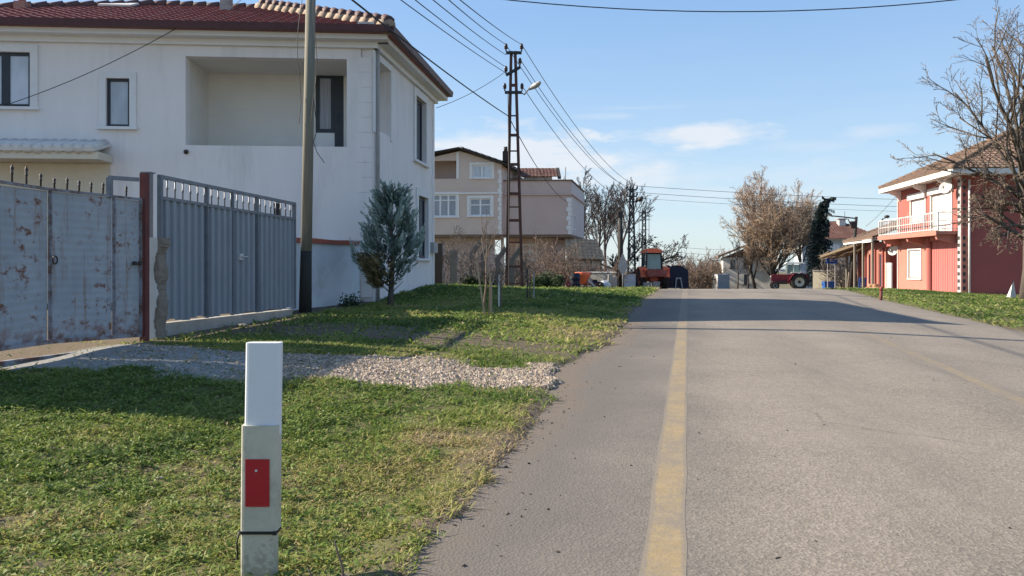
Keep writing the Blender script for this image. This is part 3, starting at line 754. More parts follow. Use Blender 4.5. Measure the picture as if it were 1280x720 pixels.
window(ho, SW, slw, M['pvc_dark'], M['glass_dark'], .14, .09, vdiv=(.5,), surround=M['trimw'], sw=.22)
# raised surround of the side opening
mb = MB()
SW.slab(mb, (sop[0]-.16, sop[1]-.1, sop[0]-.002, sop[3]+.16), .002, .035); SW.slab(mb, (sop[2]+.002, sop[1]-.1, sop[2]+.16, sop[3]+.16), .002, .035)
SW.slab(mb, (sop[0]-.002, sop[3]+.002, sop[2]+.002, sop[3]+.16), .002, .035); mb.build('opening_surround', M['trimw'], ho)
# cornice: stepped white moulding below the eaves
def cornice(W, t0, t1, name='cornice', ext=0):
    mb = MB()
    for z0, z1, o in ((EZ-.16, EZ-.02, .10), (EZ-.02, EZ+.10, .36+ext)):
        W.slab(mb, (t0, z0, t1+o*.98, z1), -.05, o)
    mb.build(name, M['trimw'], ho)
cornice(FW, 0, FW.L); cornice(SW, -.02, SW.L)
# corner quoins: low relief blocks
mb = MB(); mbq = MB(); z = .5; k = 0
while z < EZ-.6:
    a = .40 if k % 2 else .30
    FW.slab(mb, (FW.L-a, z, FW.L-.03, z+.355), .001, .008); SW.slab(mbq, (SW.L-a, z, SW.L-.02, z+.355), .001, .008); z += .36; k += 1
mb.build('quoins', M['plaster'], ho); mbq.build('quoins', M['plaster'], ho)
# downpipe on the near corner and gutter
mb = MB(); mb.tube([SW.pt(.12, EZ-.1, .07), SW.pt(.12, EZ-.45, .07), SW.pt(.12, .3, .07)], .045, 8); mb.build('downpipe', M['lampgrey'], ho)
gz1 = EZ+.10
e0 = FW.pt(-.3, gz1, .42); e1 = FW.pt(FW.L, gz1, .42)+SW.n*.42+Vector((0,0,0)); e2 = SW.pt(SW.L+.35, gz1, .42)
e1 = Vector((e1.x, e1.y, gz1))
mb = MB()
for a, b_, n_ in ((e0, e1, FW.n), (e1, e2, SW.n)):
    mb.prism([a, a+n_*.10, a+n_*.13+Vector((0,0,.15)), a+Vector((0,0,.15))], b_-a)
mb.build('gutter', M['gutter'], ho)
# roof
rz = gz1+.10; ap = .405
E0 = Vector((e0.x, e0.y, rz)); E1 = Vector((e1.x, e1.y, rz)); E2 = Vector((e2.x, e2.y, rz)); E3 = Vector((C3[0]-.3, C3[1]+.5, rz))
hd = (E1-E0).normalized(); upv = Vector((-hd.y, hd.x, 0)); d1 = 4.15
R1 = E1-hd*4.0+upv*d1+Vector((0,0,ap*d1)); R0 = E1-hd*6.9+upv*d1+Vector((0,0,ap*d1+.05))
rm = MB()
L = (E1-E0).length; us = (upv+Vector((0,0,ap))).normalized(); sl_len = d1*math.sqrt(1+ap*ap)
tile_patch(rm, E0, hd, us, [(0,-.05), (L,-.05), (L-4.0, sl_len), (L-6.9, sl_len)], .25, .30, .035, 4)
rf = rm.build('roof', M['roof_maroon'], ho)
mb = MB()
mb.add([E0, E1, E2, E3, R1, R0, E0+Vector((0,0,-.1)), E1+Vector((0,0,-.1)), E2+Vector((0,0,-.1)), E3+Vector((0,0,-.1))], [(0,1,4,5), (1,2,4), (2,3,5,4), (3,0,5), (9,8,7,6), (0,6,7,1), (1,7,8,2), (2,8,9,3), (3,9,6,0)])
mb.build('roof_deck', M['roof_maroon'], rf)
mb = MB(); caps(mb, R1, R0, .12); caps(mb, R0, E0, .12); mb.build('ridge_tiles', M['ridge'], rf)
# hip bedded in pale mortar with dark caps
mb = MB(); cb = MB(); n = 17
for i in range(n):
    a = E1.lerp(R1, i/n); b_ = E1.lerp(R1, (i+1)/n); dv = (b_-a).normalized()
    mb.tube([a+Vector((0,0,.02)), a.lerp(b_, .5)+Vector((0,0,.05)), b_+Vector((0,0,.02))], [.19, .17, .16], 8)
    cb.tube([a+Vector((0,0,.14)), a+dv*.20+Vector((0,0,.24))], [.15, .09], 8)
mb.build('hip_mortar', M['mortar'], rf); cb.build('hip_caps', M['ridge'], rf)
# chimneys, roof window
def chimney(px, py0, py1, wpx, D, mat, cap):
    c = P(px, (py0+py1)/2, D); h = (py1-py0)/F*D; wd = wpx/F*D
    mb = MB(); mb.box((c.x, c.y, c.z-.25), (wd, wd, h+.5)); o = mb.build('chimney', mat, rf)
    if cap: 
        mb = MB(); mb.tube([(c.x, c.y, c.z+h*.45), (c.x, c.y, c.z+h*.5+.18)], [wd*.42, wd*.10], 8); mb.build('chimney_cap', cap, o)
chimney(283, -22, 17, 12, 21.6, M['concrete'], None)
chimney(28, 3, 15, 14, 20.6, pm('pale_brick_stack', (.38,.20,.15), (.30,.16,.12), 4), M['brickred'])
mb = MB(); q = E0+hd*(L-7.6)+us*3.9; mb.box(q+Vector((0,0,.10)), (.85, .75, .05), (hd, us, hd.cross(us))); mb.build('skylight', M['white'], rf)
# small plaque on the roof corner
m, nt, b, _ = _nodes('plaque_face')
plq = MB(); pa = FW.hit(447, 43, .56)[0]; pb_ = FW.hit(467.5, 43, .56)[0]; zp0 = e1.z+.01; zp1 = e1.z+.22
FW.slab(plq, (pa, zp0, pb_, zp1), .56, .575); po = plq.build('plaque', M['fadewhite'], ho)
lt = MB(); rr = random.Random(3)
for row, (za, zb_) in enumerate(((.115, .165), (.04, .075))):
    t = pa+.03+(.06 if row else 0)
    while t < pb_-.05-(.08 if row else 0):
        wd = rr.uniform(.014, .03)
        FW.slab(lt, (t, zp0+za, t+wd, zp0+zb_*rr.uniform(.92, 1)), .5752, .578); t += wd+rr.uniform(.006, .018)
lt.build('lettering', M['blk'], po)
# tiled canopy over the ground floor
cr = FW.rect(-60, 179, 139, 197, 0); t0, _, t1, _ = cr; zc = cr[1]
mb = MB()
for k in range(int((t1-t0)/.22)):
    a = t0+k*.22
    mb.tube([FW.pt(a+.11, zc+.34, .0), FW.pt(a+.11, zc+.10+rr.uniform(-.015,.015), .86)], [.11, .12], 8)
mb.box(FW.pt((t0+t1)/2, zc+.2, .42), (t1-t0, .9, .06), (FW.d, (FW.n*.9-Vector((0,0,.24))).normalized(), FW.d.cross((FW.n*.9-Vector((0,0,.24))).normalized())))
co = mb.build('canopy', M['white'], ho)
mb = MB(); FW.slab(mb, (t0, zc-.12, t1+.05, zc+.05), .04, .80); mb.build('canopy_soffit', M['cream'], co)
mb = MB(); FW.slab(mb, (t0, .2, t1-.02, zc-.13), .004, .02); mb.build('canopy_wall', M['cream'], co)
# meter box and outdoor lamp hole
r = SW.rect(537, 303, 542, 316); mb = MB(); SW.slab(mb, r, .003, .14); mb.build('meter_box', M['lampgrey'], ho)
q = FW.pt(FW.hit(233, 190)[0], FW.hit(233, 190)[1], .0)
mb = MB(); mb.lathe(q, FW.n, [(.05,0),(.06,.03),(.03,.09)], 10); mb.build('wall_spout', M['porcelain'], ho)

# broom left leaning inside the loggia
q = BW.pt(BW.hit(249, 181)[0]-.0, lz0, .45)
br = thing('broom', 'thin stick leaning against the white loggia wall', 'stick', (q.x, q.y, lz0))
mb = MB(); mb.tube([q+Vector((.16,0,.01)), q+Vector((-.12,.05,.95))], .014, 6); mb.build('handle', M['iron'], br)

# ------------------------------------------------------------------ garden wall with red coping
GA = (-4.44, 16.3); GB = (C1[0]-.32, 19.12)
GWW = Wall(GA, GB, (10, 15)); gt = thing('garden_wall', 'low bluish plastered garden wall with red brick coping beside white house', 'wall', (GA[0], GA[1], gz(*GA)))
mb = MB(); GWW.solid(mb, 0, 1.74, .2); Wall((-4.16, 14.95), (GA[0], GA[1]-.01), (10, 15)).solid(mb, 0, 1.74, .2); mb.build('wall', pm('blue_white_plaster', (.62,.66,.70), (.52,.56,.60), 1.6, .9, .15, 40, stain=(.38,.39,.40), sscale=1.1, sth=(.55,.8)), gt)
mb = MB(); k = 0; t = 0
while t < GWW.L-.1:
    GWW.slab(mb, (t, 1.742, t+.21, 1.84+.008*math.sin(k*7)), -.24, .05); t += .22; k += 1
mb.build('coping', M['brickred'], gt)

# ------------------------------------------------------------------ rusty gate
G0 = Vector((-5.312, 8.3)); G1 = Vector((-4.84, 10.55)); gd = (G1-G0).normalized()
Gs = G1-gd*3.95
G = Wall(tuple(Gs), tuple(G1), (0, 0)); LG = G.L
gt = thing('rusty_gate', 'long grey blue sheet metal gate with rust patches and spear tips', 'gate', (Gs.x, Gs.y, gz(*Gs)))
tA = G.hit(61.5, 340)[0]; tB = G.hit(141, 340)[0]; tC = G.hit(175, 340)[0]
def gtop(t):        # top edge sags toward the hinge
    return G.hit(0, 0)[1]*0+np.interp(t, [0, G.hit(0,300)[0], tA, tC], [G.hit(1,228)[1]+.03, G.hit(1,232)[1], G.hit(61,239)[1], G.hit(174,251)[1]])
def gbot(t): return np.interp(t, [0, G.hit(0,300)[0], tA, tC], [G.hit(0,436)[1], G.hit(0,436)[1], G.hit(61,425)[1], G.hit(174,417)[1]])
m, nt, b, _ = _nodes('rust_stained_sheet')
tc_ = nt.nodes.new('ShaderNodeTexCoord'); obj_ = tc_.outputs['Object']
base = ramp(nt, noise(nt, 2.2, 5, .6, obj_).outputs[0], [(.3, (.275,.295,.325)), (.7, (.365,.385,.41))]).outputs[0]
streak = noise(nt, 3.0, 5, .7, obj_, (2.8, 2.8, .30)).outputs[0]
blot = noise(nt, 4.6, 6, .72, obj_, (1.4, 1.4, 1.9)).outputs[0]
big = noise(nt, 1.1, 3, .6, obj_).outputs[0]
rf_ = math_(nt, 'MULTIPLY', ramp(nt, blot, [(.55, 0.0), (.62, 1.0)]).outputs[0], ramp(nt, big, [(.44, .0), (.53, 1.0)]).outputs[0])
rs = ramp(nt, streak, [(.54, 0.0), (.70, .75)]).outputs[0]
lo = nt.nodes.new('ShaderNodeSeparateXYZ'); nt.links.new(obj_, lo.inputs[0])
foot = math_(nt, 'MULTIPLY', ramp(nt, lo.outputs[2], [(.18, 1.0), (.55, 0.0)]).outputs[0], ramp(nt, blot, [(.46, 0.0), (.56, 1.0)]).outputs[0])
cc = mix(nt, rs, base, (.235,.145,.095)); cc = mix(nt, rf_, cc, (.165,.062,.032)); cc = mix(nt, foot, cc, (.18,.07,.036))
nt.links.new(cc, b.inputs['Base Color']); b.inputs['Roughness'].default_value = .6
bump(nt, b, blot, .15)
M['rustsheet'] = m
def sheet(ta, tb, name='sheet'):
    mb = MB(); n = 20; cols = 10
    for i in range(n):
        for j in range(cols):
            x0, x1 = ta+(tb-ta)*j/cols, ta+(tb-ta)*(j+1)/cols
            def q(x, k): 
                zt, zb_ = gtop(x), gbot(x); return G.pt(x, zb_+(zt-zb_)*k, -.002)
            k0, k1 = i/n, (i+1)/n
            a, b1, c, d = q(x0,k0), q(x1,k0), q(x1,k1), q(x0,k1)
            o = G.n*.003
            mb.add([a, b1, b1.lerp(c,.5)+o, a.lerp(d,.5)+o, c, d], [(0,1,2,3),(3,2,4,5)])
    return mb.build(name, M['rustsheet'], gt)
sheet(.05, tA-.03); dl = sheet(tA+.03, tB-.02, 'door'); sheet(tB+.03, tC-.01)
fr = MB()
for t in (.02, tA, tB+.005, tC):
    fr.bar(G.pt(t, gbot(t)-.03, .012), G.pt(t, gtop(t)+.03, .012), .032, .03)
for a, b1 in ((.02, tA), (tA, tB), (tB, tC)):
    fr.bar(G.pt(a, gtop(a)+.02, .012), G.pt(b1, gtop(b1)+.02, .012), .03, .03)
    fr.bar(G.pt(a, gbot(a)-.02, .012), G.pt(b1, gbot(b1)-.02, .012), .045, .045)
fr.build('frame', M['rustframe'], gt)
fr = MB(); fr.bar(G.pt(0, G.hit(0,452)[1], .0), G.pt(tC+.05, G.hit(180,432)[1]+.0, .0), .06, .06); fr.build('ground_rail', M['rustframe'], gt)
mb = MB(); c = G.pt(G.hit(66, 325)[0], G.hit(66, 325)[1], .03)
for k in range(12):
    a = 2*math.pi*k/12; b1 = 2*math.pi*(k+1)/12
    mb.bar(c+G.d*math.cos(a)*.035+Vector((0,0,.045*math.sin(a))), c+G.d*math.cos(b1)*.035+Vector((0,0,.045*math.sin(b1))), .012)
mb.build('ring_handle', M['iron'], dl)
mb = MB(); a = G.hit(164, 329); mb.bar(G.pt(a[0], a[1], .03), G.pt(a[0]+.16, a[1], .03), .02); mb.box(G.pt(a[0]+.03, a[1], .03), (.03, .04, .05)); mb.box(G.pt(a[0]+.13, a[1], .03), (.03, .04, .05)); mb.build('bolt_latch', M['iron'], gt)
for px, py in ((14,205),(32,207),(50,216),(67,222),(83,222),(98,225),(113,227),(128,228),(157,232)):
    t, zt = G.hit(px, py); z0 = gtop(t)+.03
    mb = MB(); p = lambda z: G.pt(t, z, .01)
    h = max(zt-z0, .12)
    mb.tube([p(z0), p(z0+h*.45), p(z0+h*.50), p(z0+h*.56), p(z0+h*.62), p(z0+h*.8), p(z0+h)], [.010, .010, .015, .015, .010, .019, .002], 6); mb.build('spear', M['iron'], gt)
mb = MB(); ta, tb = G.hit(137, 240)[0], G.hit(172, 240)[0]; zt = G.hit(150, 224)[1]
mb.bar(G.pt(ta, gtop(ta), .0), G.pt(ta, zt, .0), .06); mb.bar(G.pt(ta, zt, 0), G.pt(tb, zt+.03, 0), .05); mb.build('arch', M['steel'], gt)
mb = MB(); t = G.hit(179, 330)[0]; mb.box(G.pt(t, (.0+G.hit(179,219)[1])/2+.05, .02), (.085, .085, G.hit(179,219)[1]-.05), (G.d, G.n, Vector((0,0,1)))); mb.build('gate_post', M['rustpost'], gt)

# broken wall stub between the gates
st = P(194, 425, 10.75); zt = P(194, 297, 10.75).z
bw = thing('wall_stub', 'crumbling plastered brick wall stub between the two gates', 'wall', (st.x, st.y, gz(st.x, st.y)))
mb = MB(); rr = random.Random(11); nz = 38; prev = None
for i in range(nz):
    z0 = .1+(zt-.1)*i/nz; z1 = .1+(zt-.1)*(i+1)/nz
    wr = .055+.018*math.sin(i*.55)+rr.uniform(-.008,.008)+(.025 if i > nz-4 else 0)
    mb.box((st.x-.03+(wr-.055)/2+rr.uniform(-.004,.004), st.y+.12, (z0+z1)/2), (.11+wr, (.27+.012*math.sin(i*.8)+rr.uniform(-.006,.006)), z1-z0+.001))
mb.build('brick_core', pm('exposed_old_brick', (.30,.25,.20), (.17,.14,.115), 14, .95, .6, 30), bw)
mb = MB()
for i in range(nz):
    z0 = .1+(zt-.1)*i/nz; z1 = .1+(zt-.1)*(i+1)/nz; e = .085+.014*math.sin(i*.37+1)+rr.uniform(-.005,.005)
    mb.add([(st.x-.12, st.y-.04, z0), (st.x-.12+e*1.6, st.y-.04, z0), (st.x-.12+e*1.6, st.y-.04, z1), (st.x-.12, st.y-.04, z1), (st.x-.12, st.y, z0), (st.x-.12+e*1.6, st.y, z0), (st.x-.12+e*1.6, st.y, z1), (st.x-.12, st.y, z1)], [(0,1,2,3),(4,7,6,5),(0,4,5,1),(1,5,6,2),(2,6,7,3),(3,7,4,0)])
mb.build('plaster', M['fadewhite'], bw)

# ------------------------------------------------------------------ galvanised gate
H0 = Vector((-4.83, 10.9)); H1 = Vector((-4.02, 14.75))
H = Wall(tuple(H0), tuple(H1), (0, 12)); LH = H.L
gt = thing('galvanised_gate', 'tall ribbed galvanised sheet gate with baluster row on top', 'gate', (H0.x, H0.y, gz(*H0)))
hz0 = lambda t: np.interp(t, [0, LH], [H.hit(197,402)[1], H.hit(368,384)[1]])
hz1 = lambda t: np.interp(t, [0, LH], [H.hit(190,246)[1], H.hit(368,274)[1]])
hz2 = lambda t: np.interp(t, [0, LH], [H.hit(188,219)[1], H.hit(368,255)[1]])
posts = [0.03, H.hit(257,330)[0], H.hit(289,330)[0], H.hit(320,330)[0], LH-.03]
def ribbed(ta, tb, name):
    mb = MB(); pitch = .165; t = ta; pr = [(0,0),(.45,0),(.55,.035),(.90,.035),(1,0)]
    while t < tb-.01:
        for (a, oa), (b1, ob) in zip(pr, pr[1:]):
            x0 = t+a*pitch; x1 = min(t+b1*pitch, tb)
            if x0 >= tb: break
            jag = .02*math.sin(t*9)
            mb.add([H.pt(x0, hz0(x0)+jag, oa), H.pt(x1, hz0(x1)+jag, ob), H.pt(x1, hz1(x1), ob), H.pt(x0, hz1(x0), oa)], [(0,1,2,3)])
        t += pitch
    return mb.build(name, M['galv'], gt)
ribbed(posts[0]+.02, posts[1]-.02, 'sheet'); ribbed(posts[1]+.02, posts[2]-.02, 'sheet'); dd = ribbed(posts[2]+.02, posts[3]-.02, 'door'); ribbed(posts[3]+.02, posts[4]-.02, 'sheet')
mb = MB()
for i, t in enumerate(posts):
    mb.bar(H.pt(t, hz0(t)-.02, .02), H.pt(t, hz2(t), .02), .05 if i in (1,2,3) else .06)
mb.bar(H.pt(0, hz2(0), .02), H.pt(LH, hz2(LH), .02), .05); mb.bar(H.pt(0, hz1(0), .02), H.pt(LH, hz1(LH), .02), .045)
mb.build('frame', M['steel'], gt)
for i in range(1, 22):
    t = LH*i/22; mb = MB(); a, c = H.pt(t, hz1(t), .02), H.pt(t, hz2(t), .02)
    mb.tube([a, a.lerp(c,.42), a.lerp(c,.46), a.lerp(c,.54), a.lerp(c,.58), c], [.010,.010,.017,.017,.010,.010], 6); mb.build('baluster', M['steel'], gt)
mb = MB(); a = H.hit(297, 321); mb.box(H.pt(a[0], a[1], .05), (.10, .05, .10), (H.d, H.n, Vector((0,0,1)))); mb.tube([H.pt(a[0]-.02, a[1], .05), H.pt(a[0]-.02, a[1], .12), H.pt(a[0]+.10, a[1], .12)], .014, 6); mb.build('handle', M['rail'], dd)
mb = MB(); mb.box(H.pt(LH-.35, hz2(LH)+.03, -.12), (.06, .2, .05)); mb.box(H.pt(LH-.45, hz2(LH)-.16, -.10), (.09, .10, .28)); mb.build('motor_box', M['blk'], gt)
mb = MB(); mb.prism([H.pt(-.02,0,-.03), H.pt(LH,0,-.03), H.pt(LH,hz0(LH)-.035,-.03), H.pt(-.02,hz0(0)-.035,-.03)], -H.n*.15)
ft = mb.build('footing', M['concrete'], gt)
ps = P(181, 330, 10.8); mb = MB(); zt2 = P(181, 216, 10.8).z
mb.box((ps.x+.02, ps.y+.05, (zt2+.0)/2), (.10, .10, zt2)); mb.build('gate_post', M['steel'], gt)
mb = MB(); 
mb.box((ps.x+.02, ps.y+.05, zt2+.006), (.15, .15, .012)); mb.build('post_cap', M['steel'], gt)

# ------------------------------------------------------------------ timber pole by the house
pb = Vector((-4.06, 15.7, 0)); pb.z = gz(pb.x, pb.y)
po = thing('utility_pole', 'thick weathered timber pole in front of the white house', 'pole', pb)
top = P(389.5, -60, 15.75)
mb = MB(); foot = pb+Vector((0,0,1.95)); f2 = pb.lerp(top, .17)
mb.tube([f2, pb.lerp(top,.55), top], [.108, .102, .092], 14); mb.build('shaft', M['polewood'], po)
mb = MB(); mb.tube([pb-Vector((0,0,.2)), pb.lerp(top,.09), f2], [.128, .117, .1085], 14); mb.build('tarred_foot', M['polefoot'], po)
mb = MB()
for k, (dx, a) in enumerate(((-.17, .12), (.13, .35))):
    pts = [top+Vector((dx, -.1, -.2))]
    for i in range(1, 9):
        s_ = i/8; q = top.lerp(pb, s_*.46+.02); pts.append(q+Vector((dx+.05*math.sin(s_*9+k*2), -.13, 0)))
    mb.tube(pts, .007, 5, False)
q = pb.lerp(top, .49); pts = [q+Vector((.13, -.1, .7)), q+Vector((.20, -.1, .1)), q+Vector((.13, -.12, -.15)), q+Vector((.20,-.1,-.35)), q+Vector((.34,-.1,-.55))]
mb.tube(pts, .007, 5, False); mb.build('hanging_cable', M['blk'], po)

# ------------------------------------------------------------------ roadside marker post
D = 3.36; c = P(325, 722, D); gz_ = gz(c.x, c.y)
mp = thing('marker_post', 'white plastic road marker post with red reflector by the asphalt', 'marker post', (c.x, c.y, gz_))
def hollow(mb, cx, cy, z0, z1, w_, dp, rr_=.018, lean=(0,0)):
    pts = []
    for sx, sy, a0 in ((1,1,0),(-1,1,90),(-1,-1,180),(1,-1,270)):
        for k in range(4):
            a = rad(a0+k*30); pts.append((sx*(w_/2-rr_)+rr_*math.cos(a), sy*(dp/2-rr_)+rr_*math.sin(a)))
    n = len(pts)
    vs = [(cx+x, cy+y, z0) for x, y in pts]+[(cx+x+lean[0], cy+y+lean[1], z1) for x, y in pts]
    mb.add(vs, [(i, (i+1)%n, (i+1)%n+n, i+n) for i in range(n)]+[tuple(range(n, 2*n)), tuple(range(n-1,-1,-1))])
zA = P(325, 662, D).z; zB = P(325, 530, D).z; zC = P(325, 428, D).z
ww = .150
mb = MB(); hollow(mb, c.x-.001, c.y, gz_-.1, zA-.002, ww*.97, .075); mb.build('base', M['postlow'], mp)
mb = MB(); hollow(mb, c.x+.004, c.y, zA+.002, zB, ww*1.03, .082, lean=(.004,0)); sl2 = mb.build('sleeve', M['postlow'], mp)
mb = MB(); hollow(mb, c.x+.012, c.y+.004, zB-.05, zC, ww*.97, .066, lean=(.006,0)); mb.build('top_section', M['posttop'], mp)
mb = MB(); a = P(310.5, 629.5, D); b1 = P(340, 571, D); mb.box(((a.x+b1.x)/2+.002, c.y-.0425, (a.z+b1.z)/2), (b1.x-a.x, .005, b1.z-a.z)); rfo = mb.build('reflector', M['redrefl'], mp)
mb = MB(); q = P(324.5, 585, D); mb.lathe((q.x, c.y-.045, q.z), (0,-1,0), [(.006,0),(.005,.003)], 10); mb.build('rivet', M['rail'], rfo)
mb = MB(); hollow(mb, c.x+.002, c.y, zA-.006, zA+.006, ww*1.07, .090); mb.box((c.x+ww*.5, c.y-.046, zA), (.014,.012,.014)); mb.tube([(c.x-ww*.53, c.y-.02, zA), (c.x-ww*.60, c.y-.02, zA-.05), (c.x-ww*.57, c.y-.02, zA-.12)], .004, 5); mb.build('tie', M['blk'], mp)
# mud splashed up the foot of the post, scuffs on it, and the moulded cells of the reflector
for mm, top_ in ((M['postlow'], .30),):
    nt = mm.node_tree; b = next(n for n in nt.nodes if n.type == 'BSDF_PRINCIPLED'); src = b.inputs['Base Color'].links[0].from_socket
    tcn = nt.nodes.new('ShaderNodeTexCoord'); sz = nt.nodes.new('ShaderNodeSeparateXYZ'); nt.links.new(tcn.outputs['Object'], sz.inputs[0])
    spl = noise(nt, 34, 5, .75, tcn.outputs['Object']).outputs[0]
    f_ = math_(nt, 'ADD', math_(nt, 'MULTIPLY', sz.outputs[2], -2.4), math_(nt, 'MULTIPLY', spl, 1.9))
    c_ = mix(nt, ramp(nt, f_, [(.62, 0.0), (.80, .45)]).outputs[0], src, (.17,.135,.10))
    scr = noise(nt, 16, 4, .8, tcn.outputs['Object'], (1, 1, 9)).outputs[0]
    c_ = mix(nt, ramp(nt, scr, [(.66, 0.0), (.72, .55)]).outputs[0], c_, (.27,.26,.22)); nt.links.new(c_, b.inputs['Base Color'])
nt = M['redrefl'].node_tree; b = next(n for n in nt.nodes if n.type == 'BSDF_PRINCIPLED'); vo = nt.nodes.new('ShaderNodeTexVoronoi'); vo.inputs['Scale'].default_value = 170; vo.inputs['Randomness'].default_value = .05
tcn = nt.nodes.new('ShaderNodeTexCoord'); nt.links.new(tcn.outputs['Object'], vo.inputs['Vector']); bump(nt, b, vo.outputs['Distance'], .5, .003)
# stones
def stone(px, py, D, r, label, seed, flat=.6):
    c = P(px, py, D); rr = random.Random(seed); bm = MB(); z = gz(c.x, c.y)
    n = 8; vs = []; fs = []
    rings = [(0,-.5),(.8,-.4),(1.0,0),(.75,.42),(0,.55)]
    for i, (rad_, h) in enumerate(rings):
        for k in range(n):
            a = 2*math.pi*k/n; q = rad_*r*rr.uniform(.8,1.2)
            vs.append((c.x+math.cos(a)*q*1.2, c.y+math.sin(a)*q, z+flat*r*(.6+h*rr.uniform(.85,1.15))))
    for i in range(len(rings)-1):
        for k in range(n): fs.append((i*n+k, i*n+(k+1)%n, (i+1)*n+(k+1)%n, (i+1)*n+k))
    bm.add(vs, fs); o = bm.build('stone', M['stone'], None); tag(o, label, 'stone'); return o
stone(343, 716, 3.30, .034, 'small pale stone at the foot of the white marker post', 1)
stone(303, 424, 12.6, .07, 'fist sized grey stone on the earth track near the gates', 2)
stone(195, 441, 11.2, .06, 'small tan lump at the foot of the crumbling wall stub', 3)
stone(200, 592, 4.8, .02, 'tiny grey pebble lying alone in the near lawn', 4)

# dry weed stems in the near turf
for lab, base, tip in (('thin dry brown stem curving left out of the near turf', (-.72,3.05), (-.06,.0,.12)), ('taller dry stem standing behind the curved one in turf', (-.66,3.15), (-.045,.02,.19))):
    z = gz(*base); mb = MB(); p = Vector((base[0], base[1], z))
    mb.tube([p-Vector((0,0,.02)), p+Vector((tip[0]*.25, tip[1], tip[2]*.4)), p+Vector((tip[0]*.8, tip[1], tip[2]*.8)), p+Vector(tip)], [.005,.0045,.004,.002], 5)
    tag(mb.build('dry_stem', M['brushbrown'], None), lab, 'weed')
# ------------------------------------------------------------------ bare trees and shrubs
def rot_about(d, axis, a): return Matrix.Rotation(a, 3, axis) @ d
def grow(T, W, p, d, L, r, lvl, rr, c):
    n = c['seg'][lvl]; pts = [p]; rs = [r]; q = Vector(p); d = Vector(d).normalized(); dirs = [d]
    tipr = r*(.45 if lvl < c['max'] else .25)
    for i in range(n):
        d = (d+Vector((rr.uniform(-1,1), rr.uniform(-1,1), rr.uniform(-1,1)))*c['wob']+Vector((0,0,c['up'][lvl]))).normalized()
        q = q+d*(L/n); pts.append(q); dirs.append(d); rs.append(max(r+(tipr-r)*(i+1)/n, c['rmin']))
    mb = T if lvl <= c['tl'] else W
    mb.tube(pts, rs, (8,6,5,3,3,3)[lvl], lvl < 2)
    if c.get('leaf') and lvl >= c['max']-1:
        for _ in range(c['leaf']):
            k = rr.randrange(1, n+1); leafq(c['lm'], pts[k]+Vector((rr.uniform(-1,1), rr.uniform(-1,1), rr.uniform(-1,1)))*.16, rr, c['ls'])
    if lvl >= c['max']: return
    k = c['kids'][lvl]
    for i in range(k):
        f = c['start'][lvl]+(1-c['start'][lvl])*(i+rr.uniform(.1,.9))/k
        x = f*n; j = min(int(x), n-1); b = pts[j].lerp(pts[j+1], x-j); dd = dirs[min(j+1, n)]
        ax = dd.cross(Vector((rr.uniform(-1,1), rr.uniform(-1,1), rr.uniform(-1,1)))).normalized()
        nd = rot_about(dd, ax, rad(rr.uniform(*c['ang'])))
        grow(T, W, b, nd, L*c['ratio'][lvl]*(1.15-.55*f)*rr.uniform(.75,1.2), max(r*(1-.5*f)*c['rr'], c['rmin']), lvl+1, rr, c)
def leafq(mb, p, rr, s):
    a = Vector((rr.uniform(-1,1), rr.uniform(-1,1), rr.uniform(-1,1))).normalized(); b = a.cross(Vector((rr.uniform(-1,1), rr.uniform(-1,1), rr.uniform(-1,1)))).normalized()
    s = s*rr.uniform(.6,1.4); mb.tint = rr.random()
    mb.add([p, p+a*s+b*s*.5, p+a*s*1.8, p+a*s-b*s*.5], [(0,1,2,3)])
BASE = dict(max=4, tl=1, seg=(5,5,4,3,3), wob=.16, up=(.05,.10,.06,.03,.0), kids=(6,6,5,4), start=(.35,.25,.2,.15), ang=(25,60), ratio=(.62,.55,.5,.5), rr=.55, rmin=.006)
def tree(name, label, loc, H_, r, seed, conf=None, mt='bark', mw='barkdark', group=None, lean=(0,0,1), cat='tree', extra=None):
    c = dict(BASE); c.update(conf or {}); rr = random.Random(seed)
    loc = (loc[0], loc[1], gz(loc[0], loc[1])-.05)
    t = thing(name, label, cat, loc, 0, group); T, W = MB(), MB()
    c['lm'] = MB(); c['lm'].tint = .5
    grow(T, W, Vector(loc), Vector(lean), H_, r, 0, rr, c)
    if extra: extra(T, W, Vector(loc), rr, c)
    T.build('trunk', M[mt], t); W.build('twigs', M[mw], t)
    if c.get('leaf'): c['lm'].build('leaves', M[c['leafmat']], t)
    return t
def bush(name, label, loc, H_, seed, n=26, mat='brushbrown', group=None, spread=.8, rmin=.006, cat='bush', leaf=0, leafmat='deadleaf', ls=.05, kids=(6,4)):
    rr = random.Random(seed); loc = (loc[0], loc[1], gz(loc[0], loc[1])-.05)
    t = thing(name, label, cat, loc, 0, group); W = MB()
    c = dict(max=2, tl=2, seg=(4,3,2), wob=.2, up=(.06,.03,.0), kids=kids, start=(.2,.15), ang=(20,60), ratio=(.55,.5), rr=.6, rmin=rmin, lm=MB(), leaf=leaf, ls=ls); c['lm'].tint = .5
    for i in range(n):
        a = rr.uniform(0, 6.283); s_ = spread*math.sqrt(rr.random())
        grow(W, W, Vector(loc)+Vector((math.cos(a)*s_*.5*H_, math.sin(a)*s_*.5*H_, 0)), (math.cos(a)*s_, math.sin(a)*s_, 1.1), H_*rr.uniform(.6,1.0), rmin*2.2, 0, rr, c)
    W.build('stems', M[mat], t)
    if leaf: c['lm'].build('leaves', M[leafmat], t)
    return t

